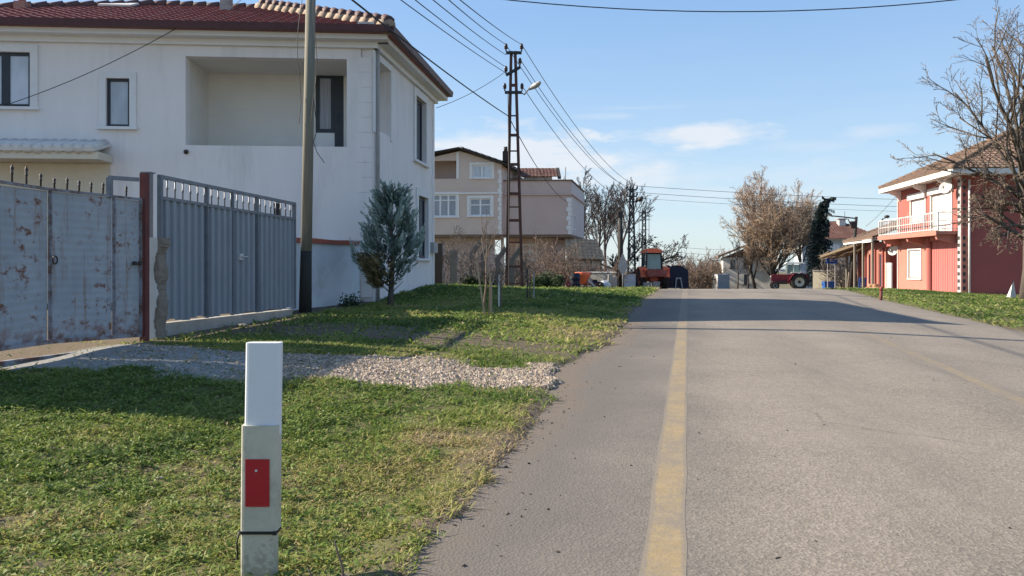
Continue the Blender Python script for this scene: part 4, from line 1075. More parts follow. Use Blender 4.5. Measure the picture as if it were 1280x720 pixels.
# ------------------------------------------------------------------ beige house
bz = -.3
bl = Vector((1, -.12, 0)).normalized()
K1 = P(627, 350, 57); K1 = Vector((K1.x, K1.y, 0)); K0 = K1-bl*14
BF = Wall((K0.x, K0.y), (K1.x, K1.y), (0, 0))
bh = thing('beige_house', 'three storey beige house with gabled roof and flat roofed side block', 'house', (K1.x, K1.y, gz(K1.x, K1.y)))
apx = BF.hit(575, 187); rx = BF.hit(626, 204); zeave = rx[1]; zap = apx[1]
zov = BF.hit(590, 293)[1]
lb = BF.rect(536, 194, 570.5, 223.5); w1 = BF.rect(590, 206, 615, 222.5); w2 = BF.rect(540, 243, 571, 271); w3 = BF.rect(587, 247.5, 614, 270)
mb = MB(); BF.solid(mb, zov, zeave-.4, .25, [lb, w1, w2, w3]); 
tl = 2*apx[0]-BF.L
wm = mb.build('front_wall', M['beige'], bh)
# gable above the eaves: polygon with the loggia opening kept clear
mb = MB(); zt = zeave-.4
def slope(t): return zap-(zap-zeave)*abs(t-apx[0])/(BF.L-apx[0])*(1.0 if t > apx[0] else .62)-.10
tt_ = [max(tl-3, 0), lb[0], lb[2], apx[0], w1[0], w1[2], BF.L]
for a, b1 in zip(tt_, tt_[1:]):
    za = zt if not (a >= lb[0]-.01 and b1 <= lb[2]+.01) else slope(b1)-.25
    if a >= w1[0]-.01 and b1 <= w1[2]+.01: za = max(zt, w1[3])
    if lb[3] > za and (a >= lb[0]-.01 and b1 <= lb[2]+.01): za = min(lb[3], min(slope(a), slope(b1))-.2)
    mb.prism([BF.pt(a, za, 0), BF.pt(b1, za, 0), BF.pt(b1, max(slope(b1), za+.02), 0), BF.pt(a, max(slope(a), za+.02), 0)], -BF.n*.25)
mb.build('gable_wall', M['beige'], bh)
mb = MB(); BF.slab(mb, (lb[0]-.2, lb[1]-.1, lb[2]+.4, lb[3]+.5), -1.8, -1.7); BF.slab(mb, (lb[0]-.2, lb[1]-.12, lb[2]+.3, lb[1]-.004), -1.69, -.26); BF.slab(mb, (lb[2]+.01, lb[1], lb[2]+.15, lb[3]+.2), -1.69, -.26)
mb.build('balcony_recess', M['beige'], bh)
mb = MB(); BF.slab(mb, (lb[2]+.002, lb[1], lb[2]+.2, slope(lb[2])-.02), .002, .04); mb.build('white_pilaster', M['trim'], bh)
for r, v, hh_ in ((w1, (.5,), ()), (w3, (.5,), (.62,)), (w2, (.33,.66), (.74,))):
    window(bh, BF, r, M['pvc_white'], M['glass'] if r is w1 else M['curtain'], .10, .10, vdiv=v, hdiv=hh_, surround=M['trim'], sw=.17)
mb = MB(); BF.slab(mb, (0, BF.hit(590,241.5)[1]-.06, BF.L+.05, BF.hit(590,241.5)[1]+.06), .002, .07); mb.build('string_course', M['trim'], bh)
mb = MB(); k = 0; z = zov
while z < zeave-.5:
    BF.slab(mb, (BF.L-(.26 if k%2 else .18), z, BF.L-.002, z+.3), .003, .045); z += .33; k += 1
mb.build('quoins', M['trim'], bh)
GW2 = Wall((K0.x-BF.n.x*1.1, K0.y-BF.n.y*1.1), (K1.x-BF.n.x*1.1, K1.y-BF.n.y*1.1), (0, 0))
mb = MB(); GW2.solid(mb, bz, zov-.12, .2, [GW2.rect(618, 300, 626, 318)]); mb.build('ground_floor_wall', M['beige2'], bh)
mb = MB(); BF.slab(mb, (0, zov-.22, BF.L, zov-.003), -1.3, -.002); mb.build('overhang_soffit', M['brownsoffit'], bh)
side_d = Vector((.19, 1, 0)).normalized()
S0 = Wall((K1.x, K1.y), (K1.x+side_d.x*11, K1.y+side_d.y*11), (40, 55))
mb = MB(); S0.solid(mb, zov, zeave-.15, .25, t0=.26); mb.build('side_wall', M['beige'], bh)
# gable roof running back
ov = .55; back = side_d*11
ap3 = BF.pt(apx[0], zap+.02, ov); er = BF.pt(BF.L+.55, zeave-.22, ov); elv = BF.pt(2*apx[0]-BF.L-2.4, zap-(zap-zeave)*.80-.05, ov)
mb = MB()
for a, b1 in ((ap3, er), (elv, ap3)):
    mb.prism([a, b1, b1+Vector((0,0,.10)), a+Vector((0,0,.10))], back)
rfb = mb.build('roof', M['darkwood'], bh)
mb = MB(); su_ = (ap3-er); tile_patch(mb, er+Vector((0,0,.12)), side_d, su_.normalized(), [(0.1,0),(11,0),(11,su_.length),(0.1,su_.length)], .5, .5, .05, 2)
mb.build('roof_tiles', M['tile_brown'], rfb)
c = P(632, 196, 60); mb = MB(); mb.box((c.x, c.y, c.z-.4), (.45,.45,1.6)); mb.tube([(c.x,c.y,c.z+.4),(c.x,c.y,c.z+.75)], .14, 8); mb.build('chimney', M['darkwood'], rfb)
# flat roofed block
J0 = P(628.5, 300, 57.6); J1 = P(713.5, 300, 57.6); J1v = Vector((J1.x, J1.y-.35, 0))
JF = Wall((J0.x, J0.y), (J1v.x, J1v.y), (0, 0)); JE = (J1v.x+side_d.x*9.5, J1v.y+side_d.y*9.5)
JS = Wall((J1v.x, J1v.y), JE, (40, 55))
zpt = JF.hit(713, 226)[1]; zled = JF.hit(690, 243)[1]; zjb = JF.hit(690, 293)[1]
mb = MB(); JF.solid(mb, zjb, zpt, .25, t0=.02); mb.build('block_wall', M['beige2'], bh)
jw = [JS.rect(714.5, 268, 717, 287), JS.rect(718.2, 268, 720.4, 287)]
mb = MB(); JS.solid(mb, zjb, zpt-.02, .25, jw, t0=.26); Wall(JE, (J0.x+side_d.x*9.5, J0.y+side_d.y*9.5), (0, 90)).solid(mb, zjb, zpt-.02, .25)
mb.build('block_side_wall', pm('pale_grey_render', (.56,.53,.51), (.50,.47,.46), 1, .9), bh)
for r in jw: window(bh, JS, r, M['pvc_white'], M['glass'], .08, .08, sill=False)
mb = MB(); JF.slab(mb, (.05, zled-.05, JF.L+.1, zled+.05), .002, .14); JS.slab(mb, (.0, zled-.05, 9.5, zled+.05), .002, .12); mb.build('parapet_ledge', M['beige2'], bh)
mb = MB(); JF.slab(mb, (0, zpt+.002, JF.L+.08, zpt+.09), -.35, .08); JS.slab(mb, (.1, zpt+.002, 9.5, zpt+.088), -.33, .08); mb.build('parapet_cap', M['brownsoffit'], bh)
mb = MB(); k = 0; z = zjb
while z < zled-.4:
    JF.slab(mb, (JF.L-(.34 if k%2 else .22), z, JF.L-.002, z+.3), .003, .04); JS.slab(mb, (.03, z, (.30 if k%2 else .2), z+.3), .003, .04); z += .33; k += 1
mb.build('block_quoins', M['trim'], bh)
mb = MB(); mb.prism([JF.pt(0,zjb-.2,0), JF.pt(JF.L,zjb-.2,0), Vector((JE[0],JE[1],zjb-.2)), Vector((J0.x+side_d.x*9.5,J0.y+side_d.y*9.5,zjb-.2))], (0,0,.198)); mb.prism([JF.pt(.1,zpt-.8,-.3), JF.pt(JF.L-.1,zpt-.8,-.3), Vector((JE[0]-.3,JE[1],zpt-.8)), Vector((J0.x+side_d.x*9.5,J0.y+side_d.y*9.5,zpt-.8))], (0,0,.1)); mb.build('block_slab', M['brownsoffit'], bh)
JG = Wall((J0.x+.3, J0.y+2), (J1v.x-1.2, J1v.y+2), (0, 0))
mb = MB(); JG.solid(mb, bz, zjb-.2, .2); JGS = Wall((J1v.x-1.2, J1v.y+2), (J1v.x+.2, J1v.y+9), (40, 55)); JGS.solid(mb, bz, zjb-.2, .2, t0=.2); mb.build('block_ground_wall', M['beige2'], bh)
jr = JG.rect(645, 305, 671, 325)
window(bh, JG, jr, M['pvc_white'], M['glass_dark'], .05, .09, vdiv=(.33,.66), hdiv=(.5,), sill=False)
# roof-top room on the block
t0_ = P(655, 214, 61); t1_ = P(690, 214, 61)
mb = MB(); mb.box(((t0_.x+t1_.x)/2, 62.5, zpt+.15), (t1_.x-t0_.x, 3.6, 1.1)); tw = mb.build('rooftop_room', M['fadewhite'], bh)
mb = MB(); a = Vector((t0_.x-.5, 60.3, zpt+.62)); e = Vector((t1_.x-t0_.x+.9, 0, 0)); upd = Vector((0,2.4,.95)).normalized()
tile_patch(mb, a, e, upd, [(0,0),(e.x,0),(e.x,2.5),(0,2.5)], .26, .36, .03, 2); mb.build('roof_tiles', M['tile_brown'], tw)
mb = MB(); q = Vector((t1_.x+.4, 60.3, zpt+.45)); mb.prism([q, q+Vector((0,2.4,.95)), q+Vector((0,2.4,1.15)), q+Vector((0,0,.2))], (.25,0,0)); mb.build('verge', M['darkwood'], tw)
mb = MB(); c = P(707, 226, 59); mb.tube([(c.x,c.y,c.z-.3),(c.x,c.y,c.z+1.0)], .025, 5); mb.build('aerial', M['iron'], bh)
# side verandah roof beyond the block
# ------------------------------------------------------------------ low shed with pale tiled roof by the trees
sh = thing('tiled_shed', 'low shed with pale clay tile roof beside the beige house', 'shed', (P(728,350,56).x, 56, gz(P(728,350,56).x, 56)))
sa = P(708, 323, 55.5); sb = P(757, 325, 55.5)
mb = MB(); tile_patch(mb, sa, sb-sa, Vector((0,2.2,1.45)), [(0,0),((sb-sa).length,0),((sb-sa).length*.85,2.6),(0,2.6)], .30, .40, .07, 3); rfo = mb.build('roof', M['tile_cream'], sh)
mb = MB(); mb.box(((sa.x+sb.x)/2, 57.2, sa.z-1.05), (sb.x-sa.x-.5, 2.6, 2.2)); mb.build('wall', M['cream'], sh)
mb = MB()
for k in range(4):
    x_ = sa.x+.3+(sb.x-sa.x-.6)*k/3; mb.bar((x_, 55.6, sa.z-2.1), (x_, 55.6, sa.z), .10)
mb.bar((sa.x, 55.6, sa.z-.02), (sb.x, 55.6, sb.z-.02), .10); mb.build('posts', M['iron'], sh)

# ------------------------------------------------------------------ fence of concrete posts with bent tops
fx = [(553,338,.0),(567,313,0),(590,303,1),(604,305,1),(622,310,1),(640,311,1)]
fz = thing('concrete_post_fence', 'row of grey concrete fence posts with bent tops and wire', 'fence', (P(595,360,33).x, 33, gz(P(595,360,33).x, 33)))
ptsb = []
for i, (px, py, bent) in enumerate(fx):
    D = 28.3 if px == 567 else 33-.25*i; b_ = P(px, 365, D); zb_ = gz(b_.x, b_.y); tp = P(px, py, D)
    wd = .24 if px == 567 else .20
    mb = MB()
    if bent:
        kn = Vector((b_.x, b_.y, tp.z-.45)); e = Vector((b_.x+.34, b_.y-.05, tp.z))
        mb.bar((b_.x, b_.y, zb_-.2), kn+Vector((0,0,.06)), wd); mb.bar(kn, e, wd*.85)
    else: mb.bar((b_.x, b_.y, zb_-.2), (b_.x, b_.y, tp.z), wd)
    mb.build('post', M['postgrey'], fz); ptsb.append((b_, zb_, tp.z))
wb = MB()
for (a, za, ta), (b_, zb_, tb) in zip(ptsb[2:], ptsb[3:]):
    for k in range(6):
        f_ = .12+k*.17
        wb.tube([(a.x,a.y,za+f_*1.6),(b_.x,b_.y,zb_+f_*1.6)], .006, 3, False)
wb.build('wires', M['wirealu'], fz)
q = P(548, 340, 29.5); sg = thing('rusty_shed_door', 'narrow dark brown rusty metal panel beside the white house corner', 'panel', (q.x, q.y, gz(q.x, q.y)))
mb = MB(); z0 = gz(q.x,q.y); mb.box((q.x, q.y, z0+.85), (.30, .05, 1.6)); mb.build('sheet', M['iron'], sg); mb = MB(); mb.box((q.x+.17, q.y, z0+.85), (.05,.07,1.75)); mb.box((q.x-.17, q.y, z0+.85), (.05,.07,1.75)); mb.build('frame', M['rustframe'], sg)

# ------------------------------------------------------------------ staked saplings on the verge
def sapling(px, py, D, lab, h, seed, stakes):
    b_ = P(px, py, D); z = gz(b_.x, b_.y); t = thing('staked_sapling', lab, 'sapling', (b_.x, b_.y, z), 0, 'young trees tied to stakes')
    rr = random.Random(seed); T = MB()
    c = dict(BASE); c.update(max=2, tl=2, seg=(5,4,3), wob=.12, up=(.1,.12,.08), kids=(8,4), start=(.42,.2), ang=(20,45), ratio=(.45,.45), rmin=.0045)
    grow(T, T, Vector((b_.x, b_.y, z-.03)), (0,0,1), h, .022, 0, rr, c); T.build('stem', M['treetwig'], t)
    for dx, dy, lx, hh_, mat in stakes:
        mb = MB(); mb.bar((b_.x+dx, b_.y+dy, z-.05), (b_.x+dx+lx, b_.y+dy, z+hh_), .035); mb.build('stake', M[mat], t)
sapling(605, 401, 15.3, 'young tree with pale slanting wooden stakes, nearest on the verge', 1.55, 5, ((.02,-.06,-.16,1.02,'stakewood'),(.10,.05,.02,.8,'stakewood'),(.14,-.02,.0,.62,'barklight')))
sapling(626, 394, 17.2, 'thin sapling with one short pale stake behind the slanting stakes', .85, 6, ((-.04,0,.0,.72,'fadewhite'),))
sapling(663, 379, 20.5, 'thin sapling between a dark stake and a pale stake', 1.0, 7, ((-.08,0,0,.78,'iron'),(.09,.0,.0,.7,'concrete')))

# ------------------------------------------------------------------ cypress by the house corner
cb_ = Vector((-2.66, 17.4, 0)); cb_.z = gz(cb_.x, cb_.y)
ct = thing('young_cypress', 'blue green young cypress with browned lower branches beside white house', 'tree', cb_)
T = MB(); rr = random.Random(21)
T.tube([cb_-Vector((0,0,.1)), cb_+Vector((.03,0,.35)), cb_+Vector((.06,0,1.0)), cb_+Vector((.02,0,2.4))], [.075,.06,.05,.012], 8)
NG, ND = MB(), MB()
def spray(mb, p, d, L, rr, tint, fat=1.0):
    d = d.normalized(); n = 13
    for i in range(n):
        f = i/n; q = p+d*(L*f); a = rr.uniform(0, 6.283)
        x = d.cross(Vector((math.cos(a), math.sin(a), .3))).normalized()
        dd = (d*1.1+x*.8*(1-f*.6)).normalized(); l = L*.34*(1.1-f*.6)*fat; wv = l*.24; y = dd.cross(x).normalized() if dd.cross(x).length > 1e-3 else x
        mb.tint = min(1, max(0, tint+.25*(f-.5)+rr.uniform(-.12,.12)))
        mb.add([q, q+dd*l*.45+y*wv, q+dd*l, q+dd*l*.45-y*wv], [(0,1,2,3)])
NG.tint = ND.tint = .5
cz = cb_.z
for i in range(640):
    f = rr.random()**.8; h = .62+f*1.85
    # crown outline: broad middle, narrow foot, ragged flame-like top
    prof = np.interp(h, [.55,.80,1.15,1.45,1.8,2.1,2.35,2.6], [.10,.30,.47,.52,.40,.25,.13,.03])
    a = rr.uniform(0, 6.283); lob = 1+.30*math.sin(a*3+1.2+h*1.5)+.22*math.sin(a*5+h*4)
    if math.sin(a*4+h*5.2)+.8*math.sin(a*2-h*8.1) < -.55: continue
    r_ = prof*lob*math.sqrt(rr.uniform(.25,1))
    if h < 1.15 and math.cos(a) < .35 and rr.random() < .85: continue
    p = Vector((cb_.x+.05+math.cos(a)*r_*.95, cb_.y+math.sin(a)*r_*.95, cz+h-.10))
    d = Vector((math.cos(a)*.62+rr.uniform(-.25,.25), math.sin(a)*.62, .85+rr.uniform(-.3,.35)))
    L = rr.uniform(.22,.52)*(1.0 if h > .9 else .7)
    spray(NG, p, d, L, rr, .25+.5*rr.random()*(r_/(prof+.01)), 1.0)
for dx, h, hh_ in ((.0,2.35,.75),(-.13,2.1,.6),(.20,2.1,.55),(.44,1.75,.75),(.62,1.55,.55),(-.45,1.6,.5),(-.72,1.25,.55),(-.6,1.05,.5),(.34,1.95,.6),(-.28,1.9,.5)):
    for k in range(12):
        f = k/12; p = Vector((cb_.x+dx*(1+f*.16)+rr.uniform(-.06,.06)*(1-f), cb_.y+rr.uniform(-.12,.12), cz+h-.35+hh_*f*.9))
        spray(NG, p, Vector((dx*.35+rr.uniform(-.2,.2), rr.uniform(-.2,.2), 1)), .26*(1.15-f*.5), rr, .55+.3*rr.random(), .9)
for i in range(330):
    a = rr.uniform(1.9, 4.6) if rr.random() < .75 else rr.uniform(0, 6.283); h = rr.uniform(.40, 1.10); r_ = rr.uniform(.1, .55)*(h-.10)
    p = Vector((cb_.x-.10+math.cos(a)*r_, cb_.y-.12+math.sin(a)*r_, cz+h)); spray(ND, p, Vector((math.cos(a), math.sin(a), .45)), rr.uniform(.15,.3), rr, rr.random())
for i in range(70):
    a = rr.uniform(0, 6.283); h = rr.uniform(.25, 2.0); 
    T.tube([cb_+Vector((.04,0,h)), cb_+Vector((math.cos(a)*.3, math.sin(a)*.3, h+.25))], [.012,.004], 4)
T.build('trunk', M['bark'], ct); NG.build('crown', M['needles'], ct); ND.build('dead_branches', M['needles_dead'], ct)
bush('dark_weed_clump', 'small dark leafy clump at the foot of the bluish garden wall', (-3.55, 17.6), .22, 4, 10, 'ivy', rmin=.004, leaf=4, leafmat='ivy', ls=.03, cat='weed', kids=(4,2))

# ------------------------------------------------------------------ dry shrubs along the fence and round the beige house
spec = [((546,31.5),1.9,'tangled bare shrub against the far corner of the white house'),((562,35),2.6,'tall bare shrub behind the straight grey fence post'),
 ((585,36),2.1,'bare brown shrub between the first bent fence posts'),((612,35),2.3,'bare brown shrub behind the third bent fence post'),
 ((632,32.5),1.2,'low dry bramble around the foot of the near lattice pole'),((600,31),1.1,'low dry brown bramble in front of the bent posts')]
for i, ((px, D), h, lab) in enumerate(spec):
    x_ = (px-640)/F*D; bush('bare_shrub', lab, (x_, D), h, 40+i, 10, 'barkgrey', 'dry shrubs along the concrete post fence', .9, .008)
spec = [((672,47),2.9,'large bare shrub in front of the flat roofed block'),((690,52),2.6,'bare shrub beside the red machine by the low wall'),((722,53.5),2.0,'dense brown shrub in front of the tiled shed'),((746,53),2.3,'brown shrub under the tangled bare branches near the shed'),((655,45),1.4,'low bare shrub by the white lattice window')]
for i, ((px, D), h, lab) in enumerate(spec):
    x_ = (px-640)/F*D; bush('garden_shrub', lab, (x_, D), h, 60+i, 20, 'brushbrown', 'bare shrubs before the beige house', 1.0, .012)
for i, (px, D, h, lab) in enumerate(((683,42,.8,'dark green leafy bush below the bare shrubs by the block'),(596,31.2,.45,'low green weed patch at the foot of the bent posts'))):
    bush('green_bush', lab, ((px-640)/F*D, D), h, 80+i, 26, 'ivy', None, 1.1, .006, leaf=6, leafmat='ivy', ls=.06, kids=(5,3))

# ------------------------------------------------------------------ near lattice pole with lamp
lp = P(643, 365, 30); lp.z = gz(lp.x, lp.y)
pole = thing('lattice_pole', 'tall rusty lattice power pole with street lamp, nearest of the steel poles', 'power pole', lp)
ztop = P(640, 64, 30).z
LB = lp+Vector((0,0,-.2)); LT = Vector((P(641.5,64,30).x, 30, ztop))
def chan(f, side):   # two channels converging upward
    hw = .30+(.075-.30)*f; c = LB.lerp(LT, f); return c+Vector((hw*side, 0, 0))
mb = MB()
for s_ in (-1, 1): mb.bar(chan(0, s_), chan(1, s_), .11, .085)
for k, f in enumerate((.045,.115,.215,.305,.36,.415,.475,.535,.59,.655,.735,.86)):
    a, b_ = chan(f, -1), chan(f, 1); mb.bar(a, b_, .09 if k % 2 else .05, .10 if k%2 else .05)
mb.build('lattice_shaft', M['rustlattice'], pole)
arms = []
def crossarm(z, x0, x1, tilt=0.0, yo=-.06):
    mb = MB(); a = Vector((x0, 30+yo, z)); b_ = Vector((x1, 30+yo, z+tilt)); mb.bar(a, b_, .10, .10); o = mb.build('crossarm', M['darklattice'], pole)
    for q in (a, b_):
        m2 = MB(); m2.lathe(q+Vector((0,0,.05)), (0,0,1), [(.025,0),(.025,.08),(.07,.10),(.055,.16),(.07,.18),(.05,.27),(.02,.30)], 8); m2.build('insulator', M['porcelain'], o)
    return a+Vector((0,0,.25)), b_+Vector((0,0,.25))
A1 = crossarm(P(0,66.5,30).z, P(632.5,0,30).x, P(652,0,30).x)
A2 = crossarm(P(0,94.5,30).z, P(632.5,0,30).x, P(650,0,30).x, .30)
A3 = crossarm(P(0,116,30).z, P(631,0,30).x, P(652.5,0,30).x)
mb = MB(); q0 = Vector((P(652.5,0,30).x, 29.9, P(0,117,30).z)); q1 = P(661,111.5,29.6); q2 = P(676,103,29.2)
mb.tube([q0, q0+Vector((.08,0,-.06)), q1], .028, 8); arm = mb.build('lamp_arm', M['lampgrey'], pole)
mb = MB(); d = (q2-q1).normalized(); n_ = d.cross(Vector((0,1,0))).normalized()
if n_.z < 0: n_ = -n_
sy = Vector((0,1,0)); L_ = (q2-q1).length
prof = [(0,.05,.05),(.25,.10,.08),(.55,.15,.11),(.85,.14,.09),(1,.08,.04)]
vs = []; fs = []; nn = 12
for f, wv, hv in prof:
    for k in range(nn):
        a = 2*math.pi*k/nn; vs.append(q1+d*(L_*f)+sy*(wv*math.cos(a))+n_*(hv*math.sin(a)))
for i in range(len(prof)-1):
    for k in range(nn): fs.append((i*nn+k, i*nn+(k+1)%nn, (i+1)*nn+(k+1)%nn, (i+1)*nn+k))
fs += [tuple(range(nn)), tuple(range((len(prof)-1)*nn, len(prof)*nn))]
mb.add(vs, fs, True); mb.build('street_lamp_head', M['lampgrey'], pole)
mb = MB(); zz = P(0,118,30).z; mb.tube([(P(635,0,30).x,29.85,zz),(P(636,0,30).x,29.85,P(0,200,30).z),(P(636,0,30).x,29.85,lp.z+.2)], .018, 4, False); mb.build('down_cable', M['blk'], pole)

# ------------------------------------------------------------------ far poles
def lattice(name, lab, px, py0, py1, D, w0, w1, armlist, lamp=None, mat='darklattice', base_under=True):
    b_ = P(px, py1, D); z0 = gz(b_.x, b_.y)-.1; zt = P(px, py0, D).z; t = thing(name, lab, 'power pole', (b_.x, b_.y, z0))
    mb = MB(); n = 13
    def cor(f, i, j): hw = (w0+(w1-w0)*f)/2; return Vector((b_.x+i*hw, b_.y+j*hw, z0+(zt-z0)*f))
    for i in (-1,1):
        for j in (-1,1): mb.bar(cor(0,i,j), cor(1,i,j), .075)
    for k in range(n):
        f0, f1 = k/n, (k+1)/n
        for j in (-1,1):
            mb.bar(cor(f0,-1,j), cor(f1,1,j), .04); mb.bar(cor(f0,1,j), cor(f1,-1,j), .04) 
            mb.bar(cor(f0,j,-1), cor(f1,j,1), .04)
    mb.build('lattice_shaft', M[mat], t); ends = []
    for apy, x0, x1 in armlist:
        z = P(px, apy, D).z; mb = MB(); a = Vector(((x0-640)/F*D, b_.y-.1, z)); c = Vector(((x1-640)/F*D, b_.y-.1, z)); mb.bar(a, c, .10); o = mb.build('crossarm', M[mat], t)
        for q in (a, c):
            m2 = MB(); m2.lathe(q+Vector((0,0,.05)), (0,0,1), [(.04,0),(.09,.08),(.06,.2),(.03,.3)], 6); m2.build('insulator', M['porcelain'], o)
        ends += [a+Vector((0,0,.3)), c+Vector((0,0,.3))]
    if lamp:
        (x0,y0),(x1,y1) = lamp; a = P(x0,y0,D-.2); c = P(x1,y1,D-.4)
        mb = MB(); mb.tube([a, a.lerp(c,.3)], .04, 6); mb.tube([a.lerp(c,.25), a.lerp(c,.5), c], [.12,.2,.12], 8); mb.build('street_lamp_head', M['iron'], t)
    return t, ends
_, far_ends = lattice('lattice_pole', 'dark square lattice pole with lamp beside the orange tractor', 789.5, 233, 358.5, 62, .62, .22, [(237.5,783,796),(245.5,783.5,796),(252.5,783,796)], ((796,252.5),(803.5,246.5)))
t, _ = lattice('transformer_pole', 'farther thin lattice pole with wide platform frame seen above the orange tractor', 805, 262, 356, 96, .55, .35, [(266,798.5,811.5)])
mb = MB()
for x_ in (798.8, 811.3):
    a = P(x_, 265, 96); mb.bar(a, (a.x, a.y, gz(a.x,a.y)), .06)
for y_ in (275, 287): mb.bar(P(799,y_,96), P(811,y_,96), .05)
mb.build('side_frame', M['lampgrey'], t)
def woodpole(name, lab, px0, py0, px1, py1, D, r):
    b_ = P(px0, py1, D); b_.z = gz(b_.x, b_.y); t = thing(name, lab, 'pole', b_); tp = P(px1, py0, D)
    mb = MB(); mb.tube([b_-Vector((0,0,.1)), tp], [r*1.15, r*.8], 8); mb.build('shaft', M['polefoot'] if r > .1 else M['polewood'], t); return t, tp, b_
t, tpA, _ = woodpole('wooden_pole', 'dark wooden pole standing in front of grey sign back', 776.5, 263, 775.5, 360, 52, .16)
mb = MB(); mb.box(tpA+Vector((0,0,-.25)), (.34,.2,.4)); mb.build('insulator_bracket', M['iron'], t)
t, tpB, bB = woodpole('wooden_pole', 'leaning wooden pole with lamp arm beside the thatched canopy', 1063, 271, 1070.5, 360, 58, .13)
mb = MB(); a = P(1069.5, 273, 57.8); mb.tube([a, P(1052, 271, 57.8), P(1036, 269.5, 57.8)], .05, 6); mb.build('pole_arm', M['iron'], t)
mb = MB(); mb.box(P(1066, 281, 57.7), (.35,.3,.5)); mb.bar(P(1064.5, 284, 57.7), P(1060, 273.5, 57.7), .05); mb.build('switch_box', M['iron'], t)

# back of a warning sign
c = P(778.5, 330, 50.5); sg = thing('road_sign', 'grey back of a triangular road sign in front of dark pole', 'road sign', (c.x, c.y, gz(c.x, c.y)))
mb = MB(); mb.tube([(c.x,c.y,gz(c.x,c.y)-.1),(c.x,c.y,c.z+.6)], .035, 8); mb.build('post', M['lampgrey'], sg)
mb = MB(); s_ = .33
mb.prism([c+Vector((-s_,-.05,-.12)), c+Vector((-s_*.35,-.05,-.62)), c+Vector((s_*.35,-.05,-.62)), c+Vector((s_,-.05,-.12)), c+Vector((0,-.05,.72))], (0,.015,0)); mb.build('plate', M['lampgrey'], sg)
# ------------------------------------------------------------------ low wall and things lying along it
a = P(722, 350, 52); b_ = P(769, 350, 51); LW = Wall((a.x, a.y), (b_.x, b_.y), (0, 0)); z0 = gz(a.x, a.y)
t = thing('low_concrete_wall', 'low grey concrete wall behind the red farm implements', 'wall', (a.x, a.y, z0))
mb = MB(); LW.solid(mb, z0-.3, P(745,341,51.5).z, .2, t0=0); mb.build('wall', M['concrete'], t)
mb = MB(); LW.slab(mb, (-.04, P(745,341,51.5).z+.002, LW.L+.04, P(745,341,51.5).z+.07), -.24, .04); mb.build('coping', M['fadewhite'], t)
def at(px, D, py=None): 
    q = P(px, 350, D); return Vector((q.x, D, gz(q.x, D)))
q = at(708, 46); t = thing('folding_plough', 'dark red upright farm implement leaning by the bare shrubs', 'farm implement', q)
mb = MB(); mb.bar(q+Vector((-.35,0,.95)), q+Vector((.15,0,.05)), .16, .10); mb.bar(q+Vector((-.15,.1,1.05)), q+Vector((.25,.1,.1)), .12, .10); mb.build('frame', M['dullred'], t)
for k in range(3):
    mb = MB(); c = q+Vector((-.22+.2*k, -.12, .75-.3*k)); mb.prism([c, c+Vector((.28,0,-.06)), c+Vector((.22,0,-.30)), c+Vector((.02,0,-.20))], (0,.03,0)); mb.build('share', M['maroonpaint'], t)
q = at(719, 47); t = thing('dark_barrel', 'dark upright barrel between the red implement and orange drum', 'barrel', q)
mb = MB(); mb.lathe(q, (0,0,1), [(.28,0),(.29,.02),(.29,.3),(.305,.31),(.29,.33),(.29,.62),(.305,.63),(.29,.65),(.29,.92),(.27,.94)], 14); mb.build('body', M['navy'], t)
mb = MB(); mb.lathe(q+Vector((0,0,.945)), (0,0,1), [(.25,0),(.25,.02)], 14); mb.build('lid', M['blk'], t)
q = at(728, 48); t = thing('orange_hopper', 'orange red spreader hopper standing by the low grey wall', 'farm implement', q)
mb = MB(); mb.lathe(q+Vector((0,0,.30)), (0,0,1), [(.12,0),(.20,.08),(.46,.55),(.48,.72),(.44,.73)], 16); mb.build('hopper', M['orange'], t)
mb = MB()
for x_ in (-.3,.3):
    mb.bar(q+Vector((x_,-.15,0)), q+Vector((x_*.8,0,.5)), .06); mb.bar(q+Vector((x_,.15,0)), q+Vector((x_*.8,0,.5)), .06)
mb.bar(q+Vector((-.4,0,.12)), q+Vector((.4,0,.12)), .08); mb.build('stand', M['dullred'], t)
q = at(737, 48.3); t = thing('red_harrow', 'red tined implement with blue white bar beside orange hopper', 'farm implement', q)
mb = MB(); mb.bar(q+Vector((-.3,0,.95)), q+Vector((.25,0,.25)), .10); mb.bar(q+Vector((-.28,.1,.25)), q+Vector((.1,.1,1.0)), .09); mb.bar(q+Vector((-.4,0,.3)), q+Vector((.5,0,.3)), .09); mb.build('frame', M['dullred'], t)
mb = MB(); mb.bar(q+Vector((-.1,-.1,.6)), q+Vector((.35,-.1,.12)), .12); mb.build('bar', M['rail'], t)
for k in range(6):
    mb = MB(); c = q+Vector((-.35+.16*k, -.03, .3)); mb.tube([c, c+Vector((.03,-.06,-.16)), c+Vector((0,-.12,-.29))], .018, 5); mb.build('tine', M['iron'], t)
q = at(745.5, 48.6); t = thing('engine_block', 'dark blue machine block on the ground by red tined implement', 'machine', q)
mb = MB(); mb.box(q+Vector((0,0,.26)), (.65,.4,.40)); mb.box(q+Vector((-.1,0,.52)), (.3,.3,.14)); mb.build('body', M['navy'], t); mb = MB(); mb.lathe(q+Vector((.28,-.21,.25)), (0,-1,0), [(.16,0),(.16,.05),(.05,.06)], 12); mb.build('flywheel', M['iron'], t)
q = at(755.5, 49); mb = MB(); 
vs = []; fs = []; n = 12
for i, (r_, h) in enumerate(((.26,0),(.36,.12),(.37,.28),(.30,.42),(.14,.50),(.05,.52))):
    for k in range(n):
        a = 2*math.pi*k/n; w_ = 1+.10*math.sin(k*2.3+i); vs.append(q+Vector((math.cos(a)*r_*w_, math.sin(a)*r_*w_*.8, h*(1+.06*math.sin(k*1.7)))))
